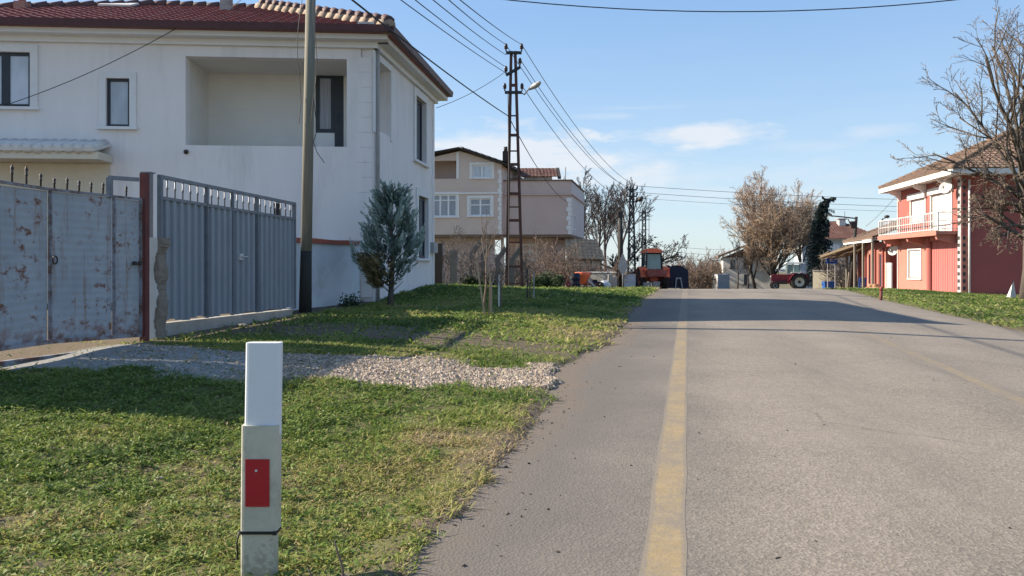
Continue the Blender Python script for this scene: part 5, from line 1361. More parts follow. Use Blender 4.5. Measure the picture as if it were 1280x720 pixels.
for i in range(5):
    for k in range(n): fs.append((i*n+k, i*n+(k+1)%n, (i+1)*n+(k+1)%n, (i+1)*n+k))
mb.add(vs, fs, True); tag(mb.build('sack', M['whitesack'], None), 'bulging pale sack on the ground before the low grey wall', 'sack')
for px, h, lab in ((763,.95,'short grey stone block at the end of the low grey wall'),(768.5,.75,'small pale block beside the dark wooden pole foot')):
    q = at(px, 50); mb = MB(); mb.prism([q+Vector((-.16,0,-.1)), q+Vector((.16,0,-.1)), q+Vector((.14,0,h)), q+Vector((-.12,0,h*.96))], (0,.25,0)); tag(mb.build('stone_block', M['concrete'], None), lab, 'block')
q = at(786, 58); t = thing('water_tank_frame', 'white framed pallet tank between the lattice pole legs and tractor', 'tank', q)
mb = MB(); mb.box(q+Vector((0,0,.62)), (.75,.9,.9)); mb.build('tank', M['whitesack'], t); mb = MB()
for i in (-.4,.4):
    for j in (-.47,.47): mb.bar(q+Vector((i,j,0)), q+Vector((i,j,1.12)), .04)
for z in (.16,.6,1.1): mb.bar(q+Vector((-.4,-.47,z)), q+Vector((.4,-.47,z)), .035)
mb.build('cage', M['rail'], t)

# ------------------------------------------------------------------ orange tractor, seen from behind (local: y forward, z up)
def wheel(parent, c, r, w_, rimr, rimmat, lugs=18, name='wheel', local=True):
    c = Vector(c); mb = MB(); h = w_/2
    mb.lathe(c, (1,0,0), [(rimr,-h*.8),(r*.90,-h),(r*.97,-h*.72),(r*.97,h*.72),(r*.90,h),(rimr,h*.8)], 28, False)
    for k in range(lugs):
        a = 2*math.pi*k/lugs
        for s_ in (-1,1):
            aa = a+(.5*2*math.pi/lugs if s_ > 0 else 0)
            mid = c+Vector((s_*h*.5, math.cos(aa)*r*.985, math.sin(aa)*r*.985)); tdir = Vector((0,-math.sin(aa),math.cos(aa))); nrm = Vector((0,math.cos(aa),math.sin(aa)))
            ax = (Vector((1,0,0))+tdir*.5*s_).normalized(); mb.box(mid, (w_*.55, .06*r/.75, .05), (ax, nrm.cross(ax), nrm))
    t = mb.build(name, M['tyre'], parent, local=True)
    mb = MB(); mb.lathe(c, (1,0,0), [(rimr*.98,-h*.78),(rimr*.9,-h*.6),(rimr*.5,-h*.25),(.12,-h*.3),(.12,h*.3),(rimr*.5,h*.25),(rimr*.9,h*.6),(rimr*.98,h*.78)], 20, False); mb.build('rim', M[rimmat], t, local=True)
    mb = MB(); mb.lathe(c+Vector((-h*.35,0,0)), (-1,0,0), [(.10,0),(.08,.08)], 10); mb.lathe(c+Vector((h*.35,0,0)), (1,0,0), [(.10,0),(.08,.08)], 10); mb.build('hub', M['tyre'], t, local=True)
q = at(815.5, 60); t = thing('orange_tractor', 'orange red cab tractor parked facing away beside lattice pole', 'tractor', q, rad(4))
V3 = Vector
for s_ in (-1,1):
    wheel(t, (s_*.84, 0, .76), .77, .44, .40, 'dullred')
    wheel(t, (s_*.78, 2.25, .5), .50, .32, .27, 'dullred', 14)
mb = MB(); mb.box((0,.9,.85), (.62,2.6,.55)); mb.box((0,2.0,1.35), (.66,1.7,.62)); mb.box((0,2.0,1.69), (.52,1.66,.08)); mb.box((0,0,.80), (1.5,.28,.26)); mb.build('body', M['orange'], t, True)
for s_ in (-1,1):
    mb = MB(); pts = [V3((s_*.84, math.cos(a)*.92, .76+math.sin(a)*.90)) for a in [rad(10+16*k) for k in range(11)]]
    for p0, p1 in zip(pts, pts[1:]):
        d = p1-p0; mb.box((p0+p1)/2, (.50, d.length+.03, .07), (V3((1,0,0)), d.normalized(), V3((1,0,0)).cross(d.normalized())))
    mb.box((s_*.62, .0, 1.38), (.06,1.1,.55)); f = mb.build('fender', M['orange'], t, True)
    mb = MB(); mb.box((s_*.84,-.86,1.42), (.44,.10,.42)); f2 = mb.build('fender_panel', M['orange'], f, True)
    mb = MB(); mb.box((s_*.90,-.925,1.40), (.20,.03,.10)); mb.build('tail_light', M['redrefl'], f, True)
mb = MB()
for s_ in (-1,1):
    mb.bar((s_*.60,-.55,1.30), (s_*.54,-.45,2.72), .10); mb.bar((s_*.60,.95,1.30), (s_*.54,.75,2.72), .08); mb.bar((s_*.58,.25,1.35), (s_*.54,.2,2.72), .07)
    mb.bar((s_*.60,-.55,1.32), (s_*.60,.95,1.32), .08)
mb.bar((-.60,-.55,1.36), (.60,-.55,1.36), .10); mb.box((0,-.52,1.30), (1.1,.08,.34)); mb.bar((-.54,-.45,2.68), (.54,-.45,2.68), .12); mb.build('cab_frame', M['blk'], t, True)
mb = MB(); mb.prism([(-.55,-.50,1.5), (.55,-.50,1.5), (.50,-.44,2.63), (-.50,-.44,2.63)], (0,.02,0))
for s_ in (-1,1): mb.prism([(s_*.59,-.5,1.4),(s_*.59,.9,1.4),(s_*.54,.72,2.65),(s_*.54,-.42,2.65)], (s_*.01,0,0))
mb.prism([(-.55,.92,1.4), (.55,.92,1.4), (.50,.74,2.65), (-.50,.74,2.65)], (0,.02,0)); mb.build('cab_glass', M['cabglass'], t, True)
mb = MB(); mb.box((0,.15,2.80), (1.36,1.75,.16)); mb.box((0,.2,2.93), (1.10,1.40,.12)); mb.box((0,.2,3.02), (.7,1.0,.07)); r_ = mb.build('cab_roof', M['orange'], t, True)
for s_ in (-1,1):
    mb = MB(); mb.lathe((s_*.55,-.735,2.78), (0,-1,0), [(.07,0),(.07,.05),(.05,.06)], 10); mb.build('work_light', M['lampgrey'], r_, True)
    mb = MB(); mb.bar((s_*.62,.8,2.3), (s_*.95,.7,2.35), .03); mb.box((s_*.98,.68,2.22), (.16,.05,.30)); mb.build('mirror', M['blk'], t, True)
mb = MB(); mb.box((0,.25,1.62), (.42,.42,.22)); mb.box((0,.05,1.85), (.42,.12,.5)); mb.build('seat', M['blk'], t, True)
mb = MB(); mb.box((0,-1.15,.98), (1.45,.55,.05)); mb.box((0,-1.43,1.20), (1.45,.05,.46)); mb.box((-.71,-1.15,1.18), (.05,.55,.42)); mb.box((.71,-1.15,1.18), (.05,.55,.42)); mb.box((0,-.88,1.24), (1.45,.05,.55)); mb.build('carry_box', M['dullred'], t, True)
mb = MB()
for s_ in (-1,1): mb.bar((s_*.35,-.3,.62), (s_*.42,-1.1,.62), .07); mb.bar((s_*.42,-1.05,.62), (s_*.25,-.4,1.05), .05)
mb.box((0,-.9,.55), (.9,.1,.10)); mb.build('hitch', M['iron'], t, True)
mb = MB(); mb.tube([(.38,1.5,1.6),(.38,1.5,2.5)], .05, 8); mb.build('exhaust', M['iron'], t, True)
q = at(814, 57.2); mb = MB(); mb.box(q+V3((-.30,0,.24)), (.55,.3,.48)); mb.box(q+V3((.36,0,.27)), (.48,.3,.54)); mb.box(q+V3((-.30,-.16,.24)), (.45,.02,.38)); tag(mb.build('concrete_blocks', M['concrete'], None), 'pale concrete blocks on the ground behind the orange tractor', 'blocks')

# dark implement beside it
q = at(845, 61); t = thing('farm_machine', 'dark navy farm machine with pale rear frame right of orange tractor', 'farm machine', q)
mb = MB(); pr = [(-.80,.10),(.80,.10),(.80,1.30),(.55,1.62),(.30,1.70),(-.55,1.72),(-.80,1.55)]
mb.prism([(x,-.7,z) for x, z in pr], (0,1.9,0)); mb.build('body', M['navy'], t, True)
mb = MB()
for x_, z_ in ((-.62,1.72),(-.30,1.73),(-.05,1.73),(.18,1.72),(.40,1.66),(.72,1.42)): mb.box((x_,-.3,z_+.03), (.16,.5,.12))
mb.build('covers', M['blk'], t, True)
mb = MB(); mb.bar((-.20,-.76,.05), (-.13,-.76,.85), .09); mb.bar((.32,-.76,.05), (.20,-.76,.85), .09); mb.bar((-.17,-.76,.85), (.24,-.76,.85), .10); mb.build('rear_frame', M['lampgrey'], t, True)
mb = MB(); mb.bar((-.78,-.74,.55), (.78,-.74,.55), .05); mb.build('cross_bar', M['iron'], t, True)
for s_ in (-1,1): wheel(t, (s_*.72, .3, .42), .42, .24, .2, 'lampgrey', 12)

# ------------------------------------------------------------------ dark red tractor, seen from its left side
q = at(993, 72); t = thing('red_tractor', 'dark red tractor with white cab roof and cream wheels under brown tree', 'tractor', q, rad(90-14))
for s_ in (-1,1):
    wheel(t, (s_*.75, -.35, .70), .71, .40, .42, 'creamrim')
    wheel(t, (s_*.62, 1.70, .36), .36, .20, .20, 'creamrim', 12)
mb = MB(); mb.box((0,.7,.72), (.50,2.4,.40)); mb.box((0,1.25,1.10), (.56,1.35,.42)); mb.box((0,1.25,1.33), (.44,1.30,.06)); mb.box((0,1.95,1.05), (.50,.08,.5)); mb.box((0,-.35,.70), (1.2,.24,.24)); mb.build('body', M['maroonpaint'], t, True)
mb = MB(); mb.box((0,1.55,.45), (1.1,.12,.12)); mb.box((0,1.0,.62), (.58,.7,.28)); mb.build('axle', M['iron'], t, True)
for s_ in (-1,1):
    mb = MB(); pts = [V3((s_*.73, -.35+math.cos(a)*.84, .70+math.sin(a)*.80)) for a in [rad(15+17*k) for k in range(9)]]
    for p0, p1 in zip(pts, pts[1:]):
        d = p1-p0; mb.box((p0+p1)/2, (.46, d.length+.03, .06), (V3((1,0,0)), d.normalized(), V3((1,0,0)).cross(d.normalized())))
    f = mb.build('fender', M['maroonpaint'], t, True)
    mb = MB(); mb.box((s_*.75,-.10,1.535), (.44,.9,.07)); mb.build('fender_top', M['white'], f, True)
    mb = MB(); mb.box((s_*.52,.38,1.0), (.05,.55,.75)); mb.build('door_panel', M['maroonpaint'], t, True)
    mb = MB(); mb.lathe((s_*.20,2.0,1.15), (0,1,0), [(.09,0),(.09,.05),(.06,.07)], 10); mb.build('headlight', M['creamrim'], t, True)
mb = MB()
for s_ in (-1,1):
    for y_ in (.70,.12,-.75): mb.bar((s_*.56,y_,1.35), (s_*.53,y_*.95,2.30), .06)
    mb.bar((s_*.56,-.75,1.40), (s_*.56,.70,1.40), .06)
mb.build('cab_frame', M['rail'], t, True)
mb = MB()
for s_ in (-1,1): mb.box((s_*.545,.40,1.86), (.015,.50,.80)); mb.box((s_*.545,-.15,1.90), (.015,.46,.70))
mb.box((0,.68,1.86), (1.0,.015,.80)); mb.build('cab_glass', M['cabglass'], t, True)
mb = MB(); mb.prism([(-.58,-.42,1.45),(.58,-.42,1.45),(.58,-.42,2.28),(-.58,-.42,2.28)], (0,-.50,-.05)); mb.build('rear_sheet', M['greyglass'], t, True)
mb = MB(); mb.box((0,-.02,2.36), (1.24,1.62,.10)); mb.box((0,-.02,2.43), (1.05,1.4,.06)); mb.build('cab_roof', M['white'], t, True)
mb = MB(); mb.prism([(-.55,-.8,.35),(.55,-.8,.35),(.52,-.9,1.40),(-.52,-.9,1.40)], (0,-.35,0)); mb.build('rear_cover', pm('dark_purple_cover', (.05,.022,.04), (.035,.018,.03), 3), t, True)
mb = MB(); mb.tube([(.2,1.35,1.3),(.2,1.35,2.0)], .035, 8); mb.build('exhaust', M['iron'], t, True)

# ------------------------------------------------------------------ red house on the right
A = (22.5, 40.0); B = (23.62, 49.0)
RF = Wall(A, B, (0, 40)); RN = Wall(A, (35.5, 38.45), (20, 0)); zb = gz(*A)-.4
rh = thing('red_house', 'two storey red and salmon house with white shutters and balcony', 'house', (A[0], A[1], gz(*A)))
ze = 5.72; zf = RF.rect(1110, 291, 1112, 293)[1]
zfl = 2.98
uw = RF.rect(1139, 249, 1157, 287); ud = RF.rect(1164.5, 246, 1190, 287); lw_ = RF.rect(1136, 313, 1151.5, 347); gd_ = RF.rect(1163, 304, 1197, 363.2)
uw = (uw[0], 3.75, uw[2], 5.0); ud = (ud[0], zfl+.02, ud[2], 5.05)
gd_ = (gd_[0], gz(*A)+.05, gd_[2], 2.55)
mb = MB(); RF.solid(mb, zfl-.25, ze, .28, [uw, ud]); mb.build('upper_front_wall', M['redwall'], rh)
M['uprose'] = pm('rose_wall', (.31,.10,.085), (.28,.09,.076), 1.2, .9, .05, 40, stain=(.42,.15,.12), sscale=.6, sth=(.55,.8))
rh.children[-1].data.materials[0] = M['uprose']
mb = MB(); RF.solid(mb, zb, zfl-.252, .28, [lw_, gd_]); mb.build('lower_front_wall', M['salmon'], rh)
mb = MB(); RN.solid(mb, zb, ze, .28, t0=.285); mb.build('near_wall', M['redwall'], rh)
e = Vector((35.5, 38.45, 0)); bb = Vector((36.6, 47.5, 0))
mb = MB(); Wall((35.5,38.45), (36.6,47.5), (60,40)).solid(mb, zb, ze, .28); Wall((36.6,47.5), B, (30,90)).solid(mb, zb, ze, .28); mb.build('rear_wall', M['redwall'], rh)
# checkered white quoin strip at the near corner, white strip at the far corner, downpipe
mb = MB(); mb2 = MB(); z = .0; k = 0
RF.slab(mb, (.03, zb+.3, .40, ze-.05), .003, .05); mb.build('corner_strip', M['stripgrey'], rh)
while z < ze-.3:
    if not (zfl-.4 < z < zfl+.1): RF.slab(mb2, (.12, z, .36, z+.17), .052, .062); RN.slab(mb2, (.02, z, .16, z+.17), .003, .03)
    z += .36
mb2.build('corner_blocks', M['darklattice'], rh)
mb = MB(); RF.slab(mb, (RF.L-.14, zb+.3, RF.L-.01, ze-.05), .003, .04); mb.build('corner_strip', M['stripgrey'], rh)
mb = MB(); mb.tube([RN.pt(.32, zb, .07), RN.pt(.32, ze-.2, .07)], .055, 8); mb.build('downpipe', M['rail'], rh)
def shutter(W, r, n, name, depth=.10, head=True, lou=True):
    t0, z0, t1, z1 = r; f = MB()
    W.slab(f, (t0-.10, z0-.05, t0, z1+.02), -.05, .05); W.slab(f, (t1, z0-.05, t1+.10, z1+.02), -.05, .05); 
    if head: W.slab(f, (t0-.22, z1+.02, t1+.22, z1+.34), -.02, .16)
    else: W.slab(f, (t0-.10, z1+.02, t1+.10, z1+.10), -.02, .05)
    W.slab(f, (t0-.10, z0-.12, t1+.10, z0-.05), -.05, .08); fo = f.build(name, M['white'], rh)
    for i in range(n):
        a = t0+(t1-t0)*i/n; b1 = t0+(t1-t0)*(i+1)/n; m_ = MB(); W.slab(m_, (a+.012, z0+.01, b1-.012, z1-.01), -depth, -depth+.05)
        if lou:
            zz = z0+.12
            while zz < z1-.14: W.slab(m_, (a+.08, zz, b1-.08, zz+.035), -depth+.051, -depth+.07); zz += .075
        m_.build('shutter', M['white'], fo)
    return fo
shutter(RF, uw, 3, 'window'); shutter(RF, ud, 3, 'balcony_door'); shutter(RF, lw_, 1, 'window', head=False)
# garage door of two leaves
f = MB(); RF.slab(f, (gd_[0]-.06, gd_[1], gd_[0], gd_[3]+.06), -.1, .02); RF.slab(f, (gd_[2], gd_[1], gd_[2]+.06, gd_[3]+.06), -.1, .02); RF.slab(f, (gd_[0], gd_[3], gd_[2], gd_[3]+.06), -.1, .02); fo = f.build('garage_door', M['pinkdoor'], rh)
for i in range(3):
    w3_ = (gd_[2]-gd_[0])/3; m_ = MB(); a = gd_[0]+w3_*i; RF.slab(m_, (a+.01, gd_[1]+.03, a+w3_-.01, gd_[3]-.01), -.14, -.09)
    for k in range(1, 4): RF.slab(m_, (a+w3_*k/4-.012, gd_[1]+.05, a+w3_*k/4+.012, gd_[3]-.03), -.0899, -.075)
    m_.build('leaf', M['pinkdoor'], fo)
mb = MB(); RF.slab(mb, (gd_[2]+.10, zb, gd_[2]+.42, 2.72), .002, .05); mb.build('pilaster', M['redwall'], rh)
# balcony
bs0, bs1, bo = .45, RF.L+.35, 1.0
mb = MB(); RF.slab(mb, (bs0, zfl-.17, bs1, zfl-.003), .003, bo); bal = mb.build('balcony', M['salmon'], rh)
mb = MB(); RF.slab(mb, (bs0-.01, zfl-.22, bs1+.01, zfl+.03), bo, bo+.06); mb.build('fascia', M['salmon'], bal)
for t_ in (bs0+.25, (bs0+bs1)/2-.2, bs1-.9): 
    mb = MB(); mb.prism([RF.pt(t_, zfl-.175, .004), RF.pt(t_, zfl-.175, bo-.03), RF.pt(t_, zfl-.42, bo-.10), RF.pt(t_, zfl-.62, .004)], RF.d*.20); mb.build('bracket', M['salmon'], bal)
rt = zfl+.95; rl = MB()
for k, (p, q) in enumerate(((RF.pt(bs0,rt,.02), RF.pt(bs0,rt,bo-.04)), (RF.pt(bs0,rt,bo-.04), RF.pt(bs1,rt,bo-.04)), (RF.pt(bs1,rt,bo-.04), RF.pt(bs1,rt,.02)))):
    dz = Vector((0,0,zfl+.10-rt)); rl.bar(p, q, .05); rl.bar(p+dz, q+dz, .04); rl.bar(p+dz*.5, q+dz*.5, .03)
rlo = rl.build('railing', M['rail'], bal)
n = 30
for k in range(n+1):
    t_ = bs0+(bs1-bs0)*k/n; mb = MB(); mb.bar(RF.pt(t_, zfl, bo-.04), RF.pt(t_, rt, bo-.04), .055 if k % 6 == 0 else .028); mb.build('baluster', M['rail'], rlo)
# eaves and hip roof
N = Vector((21.45, 39.0, ze+.02)); Fp = Vector((22.85, 49.75, ze+.02)); Ep = Vector((36.6, 37.3, ze+.02)); Gp = Vector((37.8, 48.2, ze+.02))
mb = MB(); mb.add([N, Fp, Gp, Ep], [(0,1,2,3)]); mb.add([N+V3((0,0,.04)), Fp+V3((0,0,.04)), Gp+V3((0,0,.04)), Ep+V3((0,0,.04))], [(0,1,2,3)])
sof = mb.build('soffit', M['white'], rh)
mb = MB()
for a, c in ((N, Fp), (Ep, N), (Fp, Gp)):
    mb.bar(a+V3((0,0,.07)), c+V3((0,0,.07)), .09, .26)
mb.build('fascia', M['white'], sof)
for t_ in (1.2, RF.L*.5, RF.L-.6):
    mb = MB(); mb.prism([RF.pt(t_, ze-.01, .004), RF.pt(t_, ze-.01, .75), RF.pt(t_, ze-.18, .62), RF.pt(t_, ze-.30, .30), RF.pt(t_, ze-.62, .10), RF.pt(t_, ze-.66, .004)], RF.d*.16); mb.build('eave_bracket', M['trim'], rh)
zr = ze+.20; Nr, Fr, Gr, Er = [p+V3((0,0,.19)) for p in (N, Fp, Gp, Ep)]
ridA = Vector((27.6, 44.2, zr+2.65)); ridB = Vector((31.6, 43.6, zr+2.65))
mb = MB(); mb.add([Nr, Fr, Gr, Er, ridA, ridB], [(1,0,4), (0,3,5,4), (3,2,5), (2,1,4,5)]); rf = mb.build('roof', M['tile_old'], rh)
def plane_tiles(mb, p0, p1, top, cw, ch, amp):
    e = (p1-p0); L = e.length; e.normalize(); nrm = e.cross(top[0]-p0).normalized()
    if nrm.z < 0: nrm = -nrm
    up = nrm.cross(e).normalized(); 
    if up.z < 0: up = -up
    poly = [(0,-.02), (L,-.02)]+[((q-p0).dot(e), (q-p0).dot(up)) for q in top]
    tile_patch(mb, p0+nrm*.02, e, up, poly, cw, ch, amp, 3)
mb = MB(); plane_tiles(mb, Fr, Nr, [ridA], .26, .36, .06); plane_tiles(mb, Nr, Er, [ridB, ridA], .26, .36, .06); mb.build('roof_tiles', M['tile_old'], rf)
mb = MB(); caps(mb, Nr+V3((0,0,.05)), ridA+V3((0,0,.05)), .14, .42); caps(mb, Fr+V3((0,0,.05)), ridA+V3((0,0,.05)), .14, .42); caps(mb, ridA+V3((0,0,.05)), ridB+V3((0,0,.05)), .14, .42); mb.build('hip_tiles', M['tile_old'], rf)
mb = MB(); RF.slab(mb, (-.2, zb, RF.L+.1, gz(22,42)+.02), .01, 1.0); mb.build('plinth_step', M['concrete'], rh)
def dish(c, r_, lab, arm_to, face):
    t = thing('satellite_dish', lab, 'satellite dish', arm_to); face = Vector(face).normalized()
    mb = MB(); mb.lathe(c, face, [(.02,-.14*r_/.4),(r_*.5,-.10*r_/.4),(r_*.85,-.03),(r_,.03),(r_,.045),(r_*.8,-.01),(r_*.4,-.08)], 20); mb.build('reflector', M['white'], t)
    mb = MB(); mb.tube([Vector(arm_to), Vector(c)-face*.1], .025, 6); mb.tube([Vector(c)-face*.05+V3((0,0,-r_*.9)), Vector(c)+face*r_*.9+V3((0,0,-.1))], .014, 5); mb.box(Vector(c)+face*r_*.9+V3((0,0,-.08)), (.08,.1,.08)); mb.build('arm', M['lampgrey'], t)
c = RF.pt(.55, ze-.55, .55); dish(c, .32, 'white satellite dish under the eave at the near corner of red house', RF.pt(.6, ze-.6, .05), (-.8,-.55,.35))
# ------------------------------------------------------------------ single storey annex beyond
AF = Wall((23.55, 49.35), (25.9, 60.0), (0, 50)); za = gz(24,50)-.5; zt = 2.75
an = thing('red_annex', 'single storey red annex with sloping tiled roof and white fascia', 'house', (23.55, 49.35, gz(23.55,49.35)))
wn_ = [AF.rect(1088, 312, 1092, 358), AF.rect(1079,312,1082,358)]
dgate = AF.rect(1111, 338, 1122, 363); dgate = (.25, za+.6, 1.5, za+2.55)
mb = MB(); AF.solid(mb, za, zt, .25, [(3.2, za+.75, 4.0, 2.0), (6.2, za+.75, 7.0, 2.0)], t0=2.1); mb.build('wall', M['salmon'], an)
for r in ((3.2, za+.75, 4.0, 2.0), (6.2, za+.75, 7.0, 2.0)): window(an, AF, r, M['redwall'], M['glass_dark'], .1, .07, sill=False)
mb = MB(); AF.slab(mb, (.02, za, 2.09, 2.45), -1.35, -1.15); AF.slab(mb, (2.1, za, 2.2, 2.6), -1.14, -.26); mb.build('recess_wall', M['redwall'], an)
mb = MB()
for t_ in (2.4, 4.6, 5.7, 7.6, 9.6): AF.slab(mb, (t_, za+.3, t_+.22, 2.35), .003, .12)
mb.build('pilasters', M['redwall'], an)
mb = MB(); AF.slab(mb, (-.0, zt-.35, AF.L+.1, zt-.05), .125, .16); AF.slab(mb, (0, zt-.10, AF.L, zt), -.2, .124); mb.build('beam', M['redwall'], an)
mb = MB(); AF.slab(mb, (3.9, zt+.003, AF.L+.5, zt+.20), .80, .90); AF.slab(mb, (1.2, zt-.05, 3.88, zt+.14), .95, 1.05); mb.build('fascia', M['white'], an)
mb = MB(); a = AF.pt(1.1, zt+.16, 1.0); c = AF.pt(AF.L+.6, zt+.16, .95); bk = -AF.n*5.2+V3((0,0,2.0))
mb.prism([a, c, c+bk, a+bk], (0,0,.10)); rfa = mb.build('roof', M['tile_old'], an)
mb = MB(); tile_patch(mb, a+V3((0,0,.11)), c-a, bk, [(0,0),((c-a).length,0),((c-a).length,bk.length),(0,bk.length)], .28, .36, .045, 3); mb.build('roof_tiles', M['tile_old'], rfa)
for t_ in (1.4, 4.2, 7.0, 9.9):
    mb = MB(); mb.bar(AF.pt(t_, za+.3, .92), AF.pt(t_, zt, .92), .13); mb.build('porch_post', M['polewood'], an)
gte = MB(); AF.slab(gte, (.18, za+.35, .24, za+2.42), .02, .10); AF.slab(gte, (1.66, za+.35, 1.72, za+2.42), .02, .10); AF.slab(gte, (.24, za+2.36, 1.66, za+2.42), .02, .10)
AF.slab(gte, (.25, za+.45, 1.65, za+2.34), .03, .07)
for k in range(6): AF.slab(gte, (.36+k*.23, za+.5, .40+k*.23, za+2.3), .071, .10)
t = gte.build('metal_gate', M['white'], None); tag(t, 'white ribbed metal gate between red house and annex', 'gate')
dish(AF.pt(1.15, 2.15, -.25), .34, 'white satellite dish on the red annex above the white gate', AF.pt(1.6, 2.2, -1.15), (-.75,-.55,.35))
# chimney pole on annex roof
q = P(1103, 283, 53); 
mb = MB(); mb.tube([(q.x,q.y,q.z-1.2),(q.x,q.y,q.z+.5)], .05, 6); mb.lathe((q.x+.3,q.y,q.z+.55), (0,0,1), [(.05,0),(.16,.04),(.16,.16),(.05,.2)], 10); mb.bar((q.x,q.y,q.z+.5),(q.x+.3,q.y,q.z+.6),.04); tag(mb.build('roof_vent_pipe', M['iron'], None), 'dark vent pipe standing on the annex roof by the balcony', 'pipe')

# ------------------------------------------------------------------ thatched canopy, signs, bins, logs
th = thing('thatched_canopy', 'dry reed canopy on crooked wooden posts beside red annex', 'canopy', at(1068, 59))
a = P(1041, 320, 60); c = P(1092, 303, 57); mb = MB(); rr = random.Random(4)
for i in range(150):
    f = rr.random(); p = a.lerp(c, f)+V3((rr.uniform(-.2,.2), rr.uniform(-1.6,1.6), rr.uniform(-.10,.22)))
    mb.tube([p, p+V3((rr.uniform(-.9,-.4), rr.uniform(-.3,.3), rr.uniform(-.38,-.12)))], [.05,.02], 4)
mb.bar(a+V3((0,0,-.05)), c+V3((0,0,-.05)), 2.8, .16); mb.build('thatch', M['straw'], th)
for px, tx, py in ((1059,1064,318),(1068,1067,316),(1072,1073,315),(1080,1077,312),(1085,1086,310)):
    q = at(px, 59); tp = P(tx, py, 59); mb = MB(); mb.tube([q-V3((0,0,.1)), q.lerp(tp,.5)+V3((rr.uniform(-.08,.08),0,0)), tp], [.075,.065,.055], 7); mb.build('post', M['polewood'], th)
mb = MB(); mb.tube([P(1060,345,59.2), P(1075,300,59)], .05, 6); mb.tube([P(1084,325,58.6), P(1073,306,58.6)], .05, 6); mb.build('brace', M['polewood'], th)
q0 = P(1033, 329.5, 61); q1 = P(1046.5, 318, 61); sg = thing('blue_sign', 'blue board with white lines of lettering beside dark conifer', 'sign', (q0.x, 61, gz(q0.x, 61)))
mb = MB(); mb.box(((q0.x+q1.x)/2, 61, (q0.z+q1.z)/2), (q1.x-q0.x, .05, q1.z-q0.z)); bd = mb.build('board', M['bluesign'], sg)
mb = MB()
for k, (l0, l1) in enumerate(((.2,.62),(.32,.72),(.32,.72))):
    z = q1.z-(q1.z-q0.z)*(.34+.2*k); t_ = l0
    while t_ < l1: 
        w_ = rr.uniform(.025,.05); mb.box((q0.x+(q1.x-q0.x)*(t_+w_/2), 60.968, z), ((q1.x-q0.x)*w_, .006, .045)); t_ += w_+.018
mb.build('lettering', M['white'], bd)
mb = MB()
for f in (.15,.85): mb.bar((q0.x+(q1.x-q0.x)*f, 61.06, gz(q0.x,61)-.1), (q0.x+(q1.x-q0.x)*f, 61.06, q1.z), .06)
mb.build('posts', M['lampgrey'], sg)
q = at(1036, 63); t = thing('blue_container', 'blue steel waste container in front of the cream yard wall', 'container', q)
mb = MB(); pr = [(-.42,.18),(.42,.18),(.46,.72),(-.46,.72)]; mb.prism([q+V3((x,-.32,z)) for x, z in pr], (0,.6,0)); bo_ = mb.build('body', M['bluebin'], t)
mb = MB(); mb.box(q+V3((0,-.02,.745)), (.98,.68,.05)); mb.build('lid', M['bluebin'], t)
for x_ in (-.52,.52): mb = MB(); mb.bar(q+V3((x_*.85,-.0,.55)), q+V3((x_*1.12,0,.55)), .06); mb.build('lifting_arm', M['iron'], t)
for x_ in (-.34,.34):
    mb = MB(); mb.lathe(q+V3((x_-.03,-.25,.09)), (1,0,0), [(.08,0),(.085,.03),(.08,.06)], 10); mb.build('wheel', M['tyre'], t)
q = at(1078, 56); t = thing('blue_board', 'blue notice board with white marks leaning at the canopy posts', 'sign', q)
mb = MB(); mb.box(q+V3((0,0,.58)), (.52,.05,.95), (V3((1,0,0)), V3((0,.98,.2)), V3((0,-.2,.98)))); bd = mb.build('board', M['bluesign'], t)
mb = MB()
for k in range(4):
    for j in range(3): mb.box(q+V3((-.12+.13*j+.04*math.sin(k*3+j), -.05+.0-.03*(k-1.5)*-1*.15, .30+.16*k)), (.06+.03*math.sin(k+j*2),.03,.025))
mb.build('lettering', M['white'], bd)
mb = MB(); mb.bar(q+V3((-.2,.1,0)), q+V3((-.2,.02,1.0)), .04); mb.bar(q+V3((.2,.1,0)), q+V3((.2,.02,1.0)), .04); mb.build('posts', M['iron'], t)
YW = Wall((P(1016,350,68).x, 68), (P(1078,350,66).x, 66), (0, 0)); z0 = gz(YW.a.x, 67)
t = thing('yard_wall', 'patchy cream yard wall below the tiled house', 'wall', (YW.a.x, 68, z0))
mb = MB(); YW.solid(mb, z0-.3, P(1040,339,67).z, .2); mb.build('wall', pm('patchy_cream_wall', (.55,.50,.38), (.40,.35,.27), 1.2, .95, stain=(.22,.19,.16), sscale=.9, sth=(.5,.65)), t)
mb = MB(); YW.slab(mb, (-.02, P(1040,339,67).z+.002, YW.L+.02, P(1040,339,67).z+.10), -.25, .05); mb.build('coping', M['concrete'], t)
for i, (px, D, l, r_, rz_, dz) in enumerate(((1088,50,.65,.16,.2,0),(1091,49.6,.7,.17,.5,0),(1094,49.2,.6,.15,-.2,0),(1097,48.8,.7,.18,.35,0),(1091,49.7,.6,.14,.1,.25),(1095,49,.55,.13,.6,.25))):
    q = at(px, D)+V3((0,0,r_+dz)); d = V3((-math.cos(rz_), -math.sin(rz_)*1.5, .05)).normalized()
    mb = MB(); mb.tube([q-d*l/2, q+d*l/2], [r_*1.05, r_*.95], 10); o = mb.build('log', M['logs'], None); tag(o, 'cut tan log in the small heap by the red annex', 'log', 'firewood logs by the red annex')
q = at(1054, 60); mb = MB(); rr = random.Random(8); n = 10
mb.lathe(q, (0,0,1), [(.55,0),(.45,.12),(.28,.26),(.08,.34)], 12); tag(mb.build('brick_heap', M['brickred'], None), 'small heap of red brick rubble by the thatched canopy posts', 'rubble heap')
q = P(1101, 371, 25.4); q.z = gz(q.x, q.y); t = thing('red_bollard', 'short dark red metal bollard at the right road edge', 'bollard', q)
